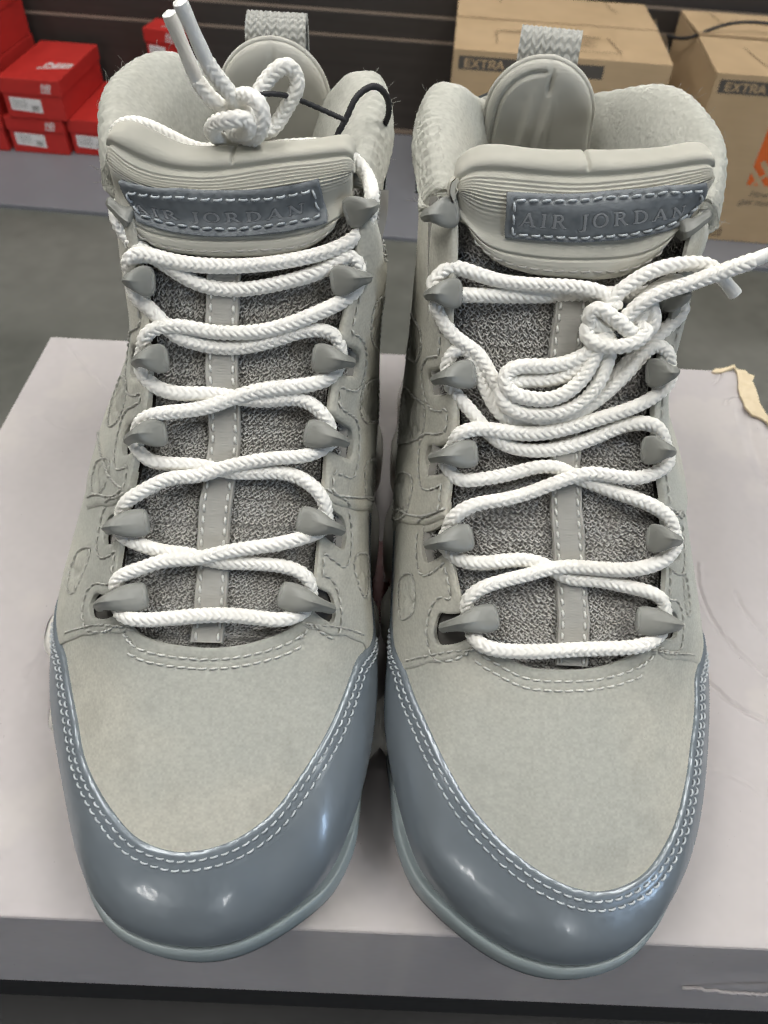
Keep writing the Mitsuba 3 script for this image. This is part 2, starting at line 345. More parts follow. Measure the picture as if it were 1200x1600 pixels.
mat('ribbon', pr(lambda p, n, uv: mix((.27, .265, .245), (.33, .325, .295), fbm(p.x * 90, p.y * 90, p.z * 90)), .7, sheen=.4, specular=.35))
def c_tongue(p, n, uv):
    return mix((.335, .330, .288), (.39, .382, .332), fbm(p.x * 70, p.y * 70, p.z * 70))
mat('neoprene', pr(c_tongue, .82, sheen=.5, specular=.25), lambda p, n, uv: noise(p.x * 1800, p.y * 1800, p.z * 3000), .00008)
mat('satin', pr(lambda p, n, uv: mix((.40, .395, .35), (.46, .45, .40), fbm(p.x * 60, p.y * 60, p.z * 60)), .7, sheen=.7, specular=.3), lambda p, n, uv: noise(p.x * 2200, p.y * 2200, p.z * 2200) + .6 * fbm(p.x * 260, p.y * 260, p.z * 260), .00010)
mat('terry', pr(lambda p, n, uv: mix((.32, .322, .285), (.40, .40, .358), noise(p.x * 900, p.y * 900, p.z * 900)), .95, sheen=.9, specular=.15), lambda p, n, uv: noise(p.x * 1500, p.y * 1500, p.z * 1500) + .5 * noise(p.x * 3300, p.y * 3300, p.z * 3300), .00030)
mat('patch_leather', pr(lambda p, n, uv: mix((.085, .098, .108), (.185, .20, .21), fbm(p.x * 420, p.y * 260, p.z * 260)), .55, specular=.45), lambda p, n, uv: noise(p.x * 1500, p.y * 1500, p.z * 1500) + fbm(p.x * 400, p.y * 400, p.z * 400), .00010)
mat('patch_letter', pr((.23, .24, .25), .40, specular=.6))
mat('webbing', pr((.31, .31, .285), .75, sheen=.4))
mat('black_cord', pr((.018, .018, .02), .7))
# the place
def c_lid(p, n, uv):
    f = fbm(p.x * 14, p.y * 14, p.z * 14, 4)
    s = noise(p.x * 420, p.y * 420, p.z * 420)
    c = mix((.375, .348, .347), (.43, .405, .40), f)
    d = fbm(p.x * 34 + 7, p.y * 34, 3.0, 4)
    c = mix(c, (.47, .44, .41), .35 * sstep(.56, .74, d))
    sp = noise(p.x * 900 + 31, p.y * 900, p.z * 900)
    return c * (.985 + .03 * s) * (1 - .28 * sstep(.93, .97, sp) * sstep(.5, .6, fbm(p.x * 30, p.y * 30 + 5, 1.)))
mat('lid_paper', pr(c_lid, .55, specular=.35), lambda p, n, uv: fbm(p.x * 120, p.y * 120, p.z * 120, 3) + .15 * noise(p.x * 1200, p.y * 1200, p.z * 1200), .00022)
mat('red_print', pr((.14, .010, .009), .5))
mat('white_print', pr((.62, .58, .57), .5))
mat('torn_card', pr(lambda p, n, uv: mix((.50, .41, .27), (.62, .53, .38), fbm(p.x * 300, p.y * 300, p.z * 300)), .95), lambda p, n, uv: fbm(p.x * 800, p.y * 800, p.z * 800), .0004)
mat('black_card', pr((.018, .018, .018), .6))
mat('crease_dark', pr((.10, .09, .085), .9))
def c_floor(p, n, uv):
    f = fbm(p.x * 3, p.y * 3, 0., 4)
    g = fbm(p.x * 30, p.y * 30, 2., 4)
    return mix((.095, .098, .085), (.145, .146, .130), sstep(.3, .7, f)) * (.88 + .26 * g)
mat('concrete', pr(c_floor, .55, specular=.4), lambda p, n, uv: fbm(p.x * 60, p.y * 60, 0., 3), .0008, 1e-3)
mat('plinth_white', pr(lambda p, n, uv: mix((.155, .159, .176), (.18, .184, .20), fbm(p.x * 8, p.y * 8, p.z * 8)), .45))
mat('slat_dark', pr(lambda p, n, uv: mix((.026, .021, .018), (.042, .035, .030), fbm(p.x * 4, p.y * 20, p.z * 60, 4)), .5), None)
mat('slat_lip', pr((.23, .18, .14), .7))
def c_card(p, n, uv):
    f = fbm(p.x * 12, p.y * 12, p.z * 12, 3)
    g = fbm(p.x * 25, p.y * 25, p.z * 400, 2)
    return mix((.40, .285, .165), (.455, .33, .20), f) * (.95 + .1 * g)
mat('cardboard', pr(c_card, .8, specular=.2), lambda p, n, uv: fbm(p.x * 40, p.y * 40, p.z * 40), .0006, 1e-3)
mat('print_dark', pr((.075, .065, .055), .8))
mat('print_faint', pr((.20, .14, .08), .8))
mat('print_orange', pr((.60, .115, .018), .6))
mat('red_card', pr(lambda p, n, uv: mix((.40, .022, .018), (.47, .030, .024), fbm(p.x * 10, p.y * 10, p.z * 10)), .5, specular=.35))
mat('label_white', pr(lambda p, n, uv: mix((.62, .60, .59), (.70, .69, .68), fbm(p.x * 60, p.y * 60, p.z * 60)), .6))
mat('tape', pr((.34, .30, .24), .15, specular=.7))

# ------------------------------------------------------------------ the place behind: floor, plinth, slatted wall, cartons
FL = -.586
PL = -.576
TH = math.radians(-3.534)
E1, E2 = np.array([math.cos(TH), math.sin(TH), 0]), np.array([-math.sin(TH), math.cos(TH), 0])
def bgw(m):
    v = np.asarray(m.vertices)
    m.vertices = v[:, :1] * E1 + v[:, 1:2] * E2 + v[:, 2:] * [0, 0, 1]
    return m
def slab(x0, x1, y0, y1, z0, z1, r=.0):
    b = trimesh.creation.box(bounds=[[x0, y0, z0], [x1, y1, z1]])
    if r:
        import manifold3d as m3
        pts = np.array([[x, y, z] for x in (x0 + r, x1 - r) for y in (y0 + r, y1 - r) for z in (z0 + r, z1 - r)])
        o = np.array([[i * r, j * r, k * r] for i in (-.577, .577) for j in (-.577, .577) for k in (-.577, .577)])
        o = np.vstack([o, [[r, 0, 0], [-r, 0, 0], [0, r, 0], [0, -r, 0], [0, 0, r], [0, 0, -r]], .7071 * r * np.array([[a, b_, 0] for a in (-1, 1) for b_ in (-1, 1)] + [[a, 0, b_] for a in (-1, 1) for b_ in (-1, 1)] + [[0, a, b_] for a in (-1, 1) for b_ in (-1, 1)])])
        b = trimesh.convex.convex_hull((pts[:, None] + o[None]).reshape(-1, 3))
    return b
def face(pts2, o, u, v, lift):
    """flat polygon (2-D points, metres) drawn on a face at o with axes u, v"""
    P = pts2 if hasattr(pts2, 'exterior') else Polygon(pts2)
    vv, ff = trimesh.creation.triangulate_polygon(P, engine='earcut')
    n = np.cross(u, v)
    return trimesh.Trimesh(np.asarray(o) + vv[:, :1] * u + vv[:, 1:2] * v + n * lift, ff, process=False)
def lettering(txt, h, o, u, v, lift, bold=True, wide=1.0, slant=0.0, depth=.0003):
    m = meshkit.text_mesh(txt, h, depth, bold)
    p = np.array(m.vertices)
    q = p[:, :1] * wide + slant * p[:, 1:2]
    return trimesh.Trimesh(np.asarray(o) + q * u + p[:, 1:2] * v + (p[:, 2:] + lift) * np.cross(u, v), m.faces, process=False)
X, Y, Z = np.eye(3)

put('floor', trimesh.Trimesh([[-8, -8, FL], [8, -8, FL], [8, 8, FL], [-8, 8, FL]], [[0, 1, 2], [0, 2, 3]]), 'concrete', kind='structure')
put('display_plinth', bgw(slab(-4, 4, 1.522, 2.075, FL - .05, PL, .002)), 'plinth_white', label='low pale grey plinth running along the foot of the slatted wall', cat='plinth')

w = thing('slat_wall', 'dark brown slatted wall with tan grooves behind the stacked boxes', 'wall')
put(w + '__backing', bgw(slab(-4, 4, 2.092, 2.11, FL, 1.9)), 'slat_dark')
put(w + '__slat', bgw(slab(-4, 4, 2.078, 2.091, PL + .0035, -.3565, .0012)), 'slat_dark')
put(w + '__base_strip', bgw(slab(-4, 4, 2.0755, 2.0775, PL + .001, PL + .012)), 'slat_lip')
for k in range(20):
    z = -.349 + .0535 * k
    put(w + '__slat', bgw(slab(-4, 4, 2.078, 2.091, z, z + .046, .0012)), 'slat_dark')
    put(w + '__lip', bgw(slab(-4, 4, 2.0785, 2.0915, z - .0070, z - .0005)), 'slat_lip')

def moving_carton(x0, x1, y0, y1, h, label, second):
    c = thing('moving_carton', label, 'box', 'brown moving cartons on the plinth')
    z0, z1, t = PL + .001, PL + .001 + h, .005
    if second:
        body = cat_mesh([slab(x0, x1, y0, y0 + t, z0, z1 - .0010, .001), slab(x0, x1, y1 - t, y1, z0, z1 - .001, .001), slab(x0, x0 + t, y0 + t, y1 - t, z0, z1 - .0012, .001), slab(x1 - t, x1, y0 + t, y1 - t, z0, z1 - .0012, .001), slab(x0 + t, x1 - t, y0 + t, y1 - t, z0 + .001, z0 + .004)])
    else:
        body = cat_mesh([slab(x0, x1, y0, y0 + t, z0, z1 - .001, .001), slab(x0, x1, y1 - t, y1, z0, z1 - .001, .001), slab(x0, x0 + t, y0 + t, y1 - t, z0, z1 - .0012, .001), slab(x1 - t, x1, y0 + t, y1 - t, z0, z1 - .0012, .001), slab(x0 + t, x1 - t, y0 + t, y1 - t, z0 + .001, z0 + .004)])
    put(c + '__body', bgw(body), 'cardboard')
    ym = (y0 + y1) / 2
    for k, (a, b) in enumerate(((y0, ym - .0015), (ym + .0015, y1))):
        n = 9
        xs, ys = np.linspace(x0, x1, 17), np.linspace(a, b, n)
        XX, YY = np.meshgrid(xs, ys, indexing='ij')
        rise = (YY - a) / (b - a) if k == 0 else (b - YY) / (b - a)
        zz = z1 + .001 + (.011 if second else .004) * rise ** 1.5 * (1.0 if k == 1 else .45) + .0015 * meshkit.noise(np.stack([XX * 12, YY * 12, 0 * XX + k], -1), 3)
        top = np.stack([XX, YY, zz], -1); bot = top - [0, 0, .0045]
        m = cat_mesh([grid_mesh(top), grid_mesh(bot)] + [grid_mesh(np.stack([e1, e2])) for e1, e2 in ((top[0], bot[0]), (top[-1], bot[-1]), (top[:, 0], bot[:, 0]), (top[:, -1], bot[:, -1]))])
        put(c + '__flap', bgw(m), 'cardboard')
    # printing on the front face (x right, z up, facing -y)
    o = np.array([x0, y0, z1])
    N = -Y
    pm = [face([(.011, -.009), (.30, -.009), (.30, -.0335), (.011, -.0335)], o, X, Z, .0004)]
    put(c + '__printed_band', bgw(cat_mesh(pm)), 'print_dark')
    put(c + '__lettering', bgw(lettering('EXTRA', .0150, o + [.021, 0, -.0290], X, Z, .0008, True, 1.22)), 'cardboard')
    # faint perforations and a printed box on the flap
    line = lambda a, b, w=.0012: face(LineString([a, b]).buffer(w, cap_style='flat'), [x0, y0, z1 + .0055], X, Y, 0)
    if second:
        for mm in (line((.075, .20), (.105, .05)), line((.105, .05), (.26, .05)), line((.06, .39), (.085, .235))):
            put(c + '__perforation', bgw(mm), 'print_faint')
    else:
        for mm in [line((.085, .13), (.085, .045)), line((.09, .13), (.30, .125), .0028), line((.315, .13), (.335, .04)), line((.16, .035), (.335, .035)), line((.10, .42), (.095, .33)), line((.335, .395), (.355, .31))]:
            put(c + '__printed_line', bgw(mm), 'print_faint')
        put(c + '__small_print', bgw(cat_mesh([line((.24, .115 - .008 * i), (.24 + .05 - .006 * (i % 3), .115 - .008 * i), .0012) for i in range(7)])), 'print_faint', kind='stuff')
    if second:
        sq = sbox(.1355, -.2075, .280, -.062)
        cut = [LineString([(.120, -.160), (.182, -.222)]).buffer(.0050, cap_style='flat'), LineString([(.150, -.158), (.205, -.213)]).buffer(.0052, cap_style='flat'), LineString([(.146, -.206), (.2, -.152)]).buffer(.0030, cap_style='flat'), LineString([(.180, -.135), (.235, -.190)]).buffer(.0055, cap_style='flat'), LineString([(.205, -.11), (.262, -.166)]).buffer(.0055, cap_style='flat')]
        sq = sq.difference(shapely.union_all(cut))
        put(c + '__logo', bgw(cat_mesh([face(g, o, X, Z, .0004) for g in getattr(sq, 'geoms', [sq])])), 'print_orange')
        put(c + '__slogan', bgw(cat_mesh([lettering('How doers', .0125, o + [.149, 0, -.232], X, Z, .0004, False, 1.12, .25), lettering('get more done.', .0125, o + [.132, 0, -.250], X, Z, .0004, False, 1.12, .25)])), 'print_dark')
        st = Polygon([(.038, -.3065), (.121, -.3065), (.121, -.3265), (.038, -.3265)])
        rows = [LineString([(.044, -.3115 - .005 * i), (.115, -.3115 - .005 * i)]).buffer(.0010) for i in range(3)]
        st = st.difference(shapely.union_all(rows))
        put(c + '__stamp', bgw(face(st, o, X, Z, .0004)), 'print_faint')
    else:
        a = np.linspace(0, 1, 14)
        tp = np.stack([x1 + .004 + .004 * np.sin(a * 9), y0 + .10 + .0 * a + .25 * a, z1 - .012 + .022 * np.abs(np.sin(a * 7))], 1)
        put(c + '__tape', bgw(grid_mesh(np.stack([tp, tp + np.stack([.010 + .004 * np.cos(a * 11), .01 * np.sin(a * 5), -.030 + .01 * np.sin(a * 13)], 1)]))), 'tape', True)
    return c
moving_carton(.000, .4325, 1.650, 2.062, .335, 'brown moving carton in the middle, right beside the bare slatted wall', False)
moving_carton(.5135, .9500, 1.6263, 2.040, .335, 'brown moving carton with an orange logo at the right edge', True)
cord = np.array([[.470, 1.93, -.262], [.500, 1.86, -.245], [.530, 1.845, -.226], [.575, 1.86, -.214], [.63, 1.87, -.210], [.69, 1.86, -.212], [.76, 1.83, -.222], [.86, 1.78, -.226]])
put('cable', bgw(tube(smooth_path(cord, 60), .0035, 8)), 'black_cord', True, 'black cable lying across the top of the carton with the orange logo', 'cable')

def red_box(x0, y0, z0, w_, d, h, rz, label, lidh=.030, logo=True, tag_=True, seed=0, tagx=.10):
    c = thing('shoe_carton', label, 'box', 'small red boxes on the plinth')
    a = math.radians(rz)
    u, v = np.array([math.cos(a), math.sin(a), 0]), np.array([-math.sin(a), math.cos(a), 0])
    o = np.array([x0, y0, z0])
    def loc(m):
        p = np.asarray(m.vertices); m.vertices = o + p[:, :1] * u + p[:, 1:2] * v + p[:, 2:] * Z
        return bgw(m)
    put(c + '__body', loc(slab(.002, w_ - .002, .002, d - .002, 0, h - .002, .001)), 'red_card')
    lm = slab(-.001, w_ + .001, -.001, d + .001, h - lidh, h, .0015)
    put(c + '__lid', loc(lm), 'red_card')
    if tag_:
        put(c + '__sticker', loc(face([(.10 * w_ / .14 * .14, .018), (.62 * w_, .014), (.62 * w_, .044), (.10 * w_, .046)], [0, .0019, 0], X, Z, .0004)), 'label_white')
        bars = cat_mesh([face(sbox(.45 * w_ + .003 * i, .018, .45 * w_ + .003 * i + .0016, .030), [0, .0019, 0], X, Z, .0008) for i in range(6)] + [face(sbox(.14 * w_, .037 - .006 * i, .38 * w_, .0385 - .006 * i), [0, .0019, 0], X, Z, .0008) for i in range(3)])
        put(c + '__barcode', loc(bars), 'print_dark')
    if logo:
        # white emblem: two slanted letters crossed by bars, with a short line of small print below
        def emblem(o2, uu, vv, s):
            parts = [lettering('N', .55 * s, o2, uu, vv, .0004, True, 1.25, .3), lettering('B', .55 * s, o2 + uu * .48 * s, uu, vv, .0004, True, 1.25, .3)]
            parts += [face(sbox(.0, -.28 * s, 1.05 * s, -.14 * s), o2, uu, vv, .0004)]
            return cat_mesh(parts)
        put(c + '__logo', loc(emblem(np.array([w_ * .68, -.001, h - lidh * .62]), X, Z, .022)), 'white_print')
        put(c + '__logo', loc(cat_mesh([lettering('NB', .026, np.array([w_ * .50, d * .33, h]), X, Y, .0004, True, 1.35, .2), face([(w_ * .46, d * .26), (w_ * .95, d * .33), (w_ * .95, d * .36), (w_ * .46, d * .29)], [0, 0, h], X, Y, .0004)])), 'white_print')
    return c
red_box(-1.056, 1.785, PL + .001, .141, .255, .082, 0, 'red shoe carton in the bottom row under the topmost one')
red_box(-.909, 1.797, PL + .001, .141, .255, .082, 0, 'red shoe carton in the bottom row beside the sneaker')
red_box(-1.206, 1.782, PL + .001, .141, .255, .082, 0, 'red shoe carton cut off by the left edge of the picture, in the bottom row')
red_box(-1.040, 1.779, PL + .0845, .143, .262, .088, 0, 'red shoe carton on top of the middle stack, with a white emblem on its lid', lidh=.034)
red_box(-1.2135, 1.785, PL + .0845, .150, .262, .100, 0, 'red shoe carton in the middle of the leftmost stack', logo=False)
red_box(-1.212, 1.783, PL + .186, .150, .262, .110, 0, 'red shoe carton on top of the leftmost stack', logo=False)
k = red_box(-.750, 1.995, PL + .001, .080, .070, .150, -12, 'red shoe carton standing on the plinth under another red one', logo=False, tag_=False)
k = red_box(-.750, 1.985, PL + .153, .080, .080, .082, -8, 'small red carton behind the upright lace tips')

# ------------------------------------------------------------------ the grey box under the sneakers
BX, BD, BH = .2, .3007, .092
def lid_mesh():
    xs = np.r_[np.arange(-BX, -.09, .0008), np.arange(-.09, .09, .004), np.arange(.09, BX, .00042), BX]
    ys = np.r_[0, np.arange(.0004, BD, .0008), BD]
    x, y = np.meshgrid(xs, ys, indexing='ij')
    z = np.zeros_like(x) - .0004
    q = np.stack([x, y], -1).reshape(-1, 2)
    def groove(pts, depth, wid):
        p = smooth_path(np.array([[a, b, 0] for a, b in pts]), 400)[:, :2]
        p = p + .0016 * (np.stack([meshkit.fbm(np.stack([p[:, 0] * 350, p[:, 1] * 350, p[:, 0] * 0 + k], -1), 3, 5) for k in (0, 9)], 1) - .5)
        d, _ = cKDTree(p).query(q)
        return (depth * (np.exp(-(d / wid) ** 2) - .35 * np.exp(-((d - 2.2 * wid) / wid) ** 2))).reshape(z.shape)
    for pts, dep, wd in CREASES:
        z -= groove(pts, dep, wd)
    # broad sag beside the right sneaker and a lifted back right corner
    z -= .0080 * np.exp(-(((x - .200) / .026) ** 2 + ((y - .170) / .052) ** 2))
    z -= .0030 * np.exp(-(((x - .160) / .018) ** 2 + ((y - .105) / .016) ** 2))
    z += .0022 * np.exp(-(((x - .150) / .012) ** 2 + ((y - .150) / .035) ** 2))
    z += .0012 * np.exp(-(((x + .17) / .03) ** 2 + ((y - .06) / .05) ** 2))
    z += .0007 * (meshkit.fbm(np.stack([x * 18, y * 18, 0 * x], -1), 3, 4) - .6)
    e = np.minimum(np.minimum(BX - x, x + BX), np.minimum(y, BD - y))
    z -= .0011 * (1 - np.sqrt(np.clip(1 - (1 - np.minimum(e, .0016) / .0016) ** 2, 0, 1)))
    # keep the foot of the sneakers clear of the card
    z = np.where((np.abs(x) < .115) & (y < .285), np.minimum(z, -.0003), z)
    P = np.stack([x, y, z], -1)
    ms = [grid_mesh(P)]
    for edge, nn in ((P[:, 0], -Y), (P[:, -1], Y), (P[0], -X), (P[-1], X)):
        rows = [edge]
        for k in range(1, 9):
            r = edge.copy(); r[:, 2] = edge[:, 2] * (1 - k / 8) - BH * k / 8
            bow = .0009 * math.sin(math.pi * k / 8)
            r = r + nn * bow * meshkit.noise(np.stack([r[:, 0] * 25, r[:, 1] * 25, 0 * r[:, 0] + k * .2], -1), 8)[:, None]
            if nn[1] < -.5:   # torn, pushed-in place at the right of the front
                g = np.exp(-((r[:, 0] - .142) / .024) ** 2) * math.exp(-((k - 3.6) / 1.5) ** 2)
                r = r - nn * (.0034 * g[:, None])
            rows.append(r)
        ms.append(grid_mesh(np.stack(rows, 1)))
    return cat_mesh(ms)
CREASES = [([(-0.1922, 0.2975), (-0.1795, 0.2828), (-0.1637, 0.2646), (-0.1531, 0.2534)], 0.00036, 0.00054),
  ([(-0.1871, 0.2222), (-0.1853, 0.2312), (-0.1719, 0.2248), (-0.1615, 0.2222), (-0.1468, 0.2272)], 0.00018, 0.00054),
  ([(0.1358, 0.1548), (0.1336, 0.1439), (0.1338, 0.1303), (0.1363, 0.1191), (0.1409, 0.1115), (0.1505, 0.1001)], 0.00066, 0.00066),
  ([(0.123, 0.0972), (0.1257, 0.0936), (0.1295, 0.089), (0.1364, 0.0825), (0.144, 0.0789)], 0.00078, 0.00066),
  ([(0.1483, 0.1379), (0.1496, 0.1279), (0.1563, 0.1186)], 0.00048, 0.00072),
  ([(0.1775, 0.2865), (0.1828, 0.2927), (0.1855, 0.2989)], 0.0006, 0.00054),
  ([(0.1795, 0.2687), (0.184, 0.2745), (0.1909, 0.2762)], 0.00072, 0.00054),
  ([(0.1894, 0.2651), (0.1869, 0.2391), (0.1863, 0.2153)], 0.00132, 0.003),
  ([(0.1149, 0.0609), (0.1187, 0.0575), (0.1251, 0.0554), (0.1327, 0.0499)], 0.0003, 0.00054),
  ([(-0.1575, 0.12), (-0.1512, 0.1171), (-0.1451, 0.1224)], 0.0003, 0.0024),
  ([(-0.1392, 0.082), (-0.1367, 0.0889)], 0.00024, 0.0018),
  ([(-0.1371, 0.0688), (-0.1311, 0.0615), (-0.1297, 0.0542)], 0.00018, 0.003),
  ([(-0.1199, 0.0023), (-0.0961, 0.0023)], 0.00018, 0.00096),
  ([(0.0898, 0.0015), (0.12, 0.0014)], 0.00018, 0.00096)]
bx = thing('grey_shoe_box', 'large lavender grey cardboard box with a torn corner under the pair of sneakers', 'box')
lm = lid_mesh()
put(bx + '__lid', lm, 'lid_paper', 35)
put(bx + '__base', slab(-BX + .004, BX - .004, .004, BD - .004, -.145, -.012), 'black_card')
put(bx + '__red_print', face([(-0.045, 0.1144), (0.035, 0.1144), (0.035, 0.1586), (-0.045, 0.1586)], [0, 0, 0], X, Y, .00025), 'red_print')
put(bx + '__white_print', face([(-0.0043, 0.1354), (-0.0024, 0.1355), (-0.0026, 0.1446), (-0.0046, 0.1441)], [0, 0, 0], X, Y, .0005), 'white_print')
def torn(outline, z0, seed, curl):
    P = Polygon(outline)
    V, F, bd = clip_grid(P.buffer(.0001), .0014, .0014)
    n = meshkit.fbm(np.stack([V[:, 0] * 300, V[:, 1] * 300, 0 * V[:, 0]], -1), 3, seed)
    b = shapely.distance(shapely.points(V), P.exterior)
    z = z0 + .0011 * n + curl * np.clip((V[:, 0] - V[:, 0].min()) / np.ptp(V[:, 0]), 0, 1) ** 2 - .0004 * np.exp(-b / .0006)
    top = np.column_stack([V, z])
    low = np.column_stack([V, z - .0012]); k = len(V)
    a, c = bd[:, 0], bd[:, 1]
    return trimesh.Trimesh(np.vstack([top, low]), np.vstack([F, F[:, ::-1] + k, np.stack([c, a, a + k], 1), np.stack([c, a + k, c + k], 1)]), process=False)
put(bx + '__torn_flap', torn([(0.193, 0.3019), (0.195, 0.2997), (0.1984, 0.2988), (0.1993, 0.2953), (0.2016, 0.2931), (0.1994, 0.2883), (0.1992, 0.2814), (0.198, 0.269), (0.1985, 0.2615), (0.1995, 0.2579), (0.1977, 0.249), (0.1969, 0.2541), (0.1951, 0.2571), (0.1914, 0.2599), (0.1894, 0.2651), (0.1893, 0.2733), (0.1899, 0.2818), (0.1923, 0.29), (0.1936, 0.2972)], .0008, 4, .0012), 'torn_card', 50, 'torn strip of bare tan cardboard at the back right corner')
put(bx + '__torn_flap', torn([(0.1792, 0.2972), (0.1822, 0.3004), (0.1843, 0.3), (0.1881, 0.3015), (0.1932, 0.3038), (0.1938, 0.302), (0.1882, 0.2991), (0.1843, 0.297), (0.1811, 0.2962)], .0006, 9, .0006), 'torn_card', 50, 'small torn fleck of tan cardboard on the back edge')
sliver = np.array([[.110, -.0006, -.0525], [.120, -.0016, -.0515], [.130, -.0022, -.0510], [.140, -.0022, -.0512], [.152, -.0016, -.0508]])
put(bx + '__torn_edge', cat_mesh([tube(smooth_path(sliver, 60) + .0006 * (meshkit.noise(np.stack([np.arange(60) * .7, np.zeros(60), np.zeros(60)], -1), 3)[:, None] - .5), .0007, 5)]), 'lid_paper', True)
put('bench', slab(-.26, .26, -.30, .13, FL + .0005, -.146, .004), 'black_card', label='black bench holding up the large grey box', cat='bench')

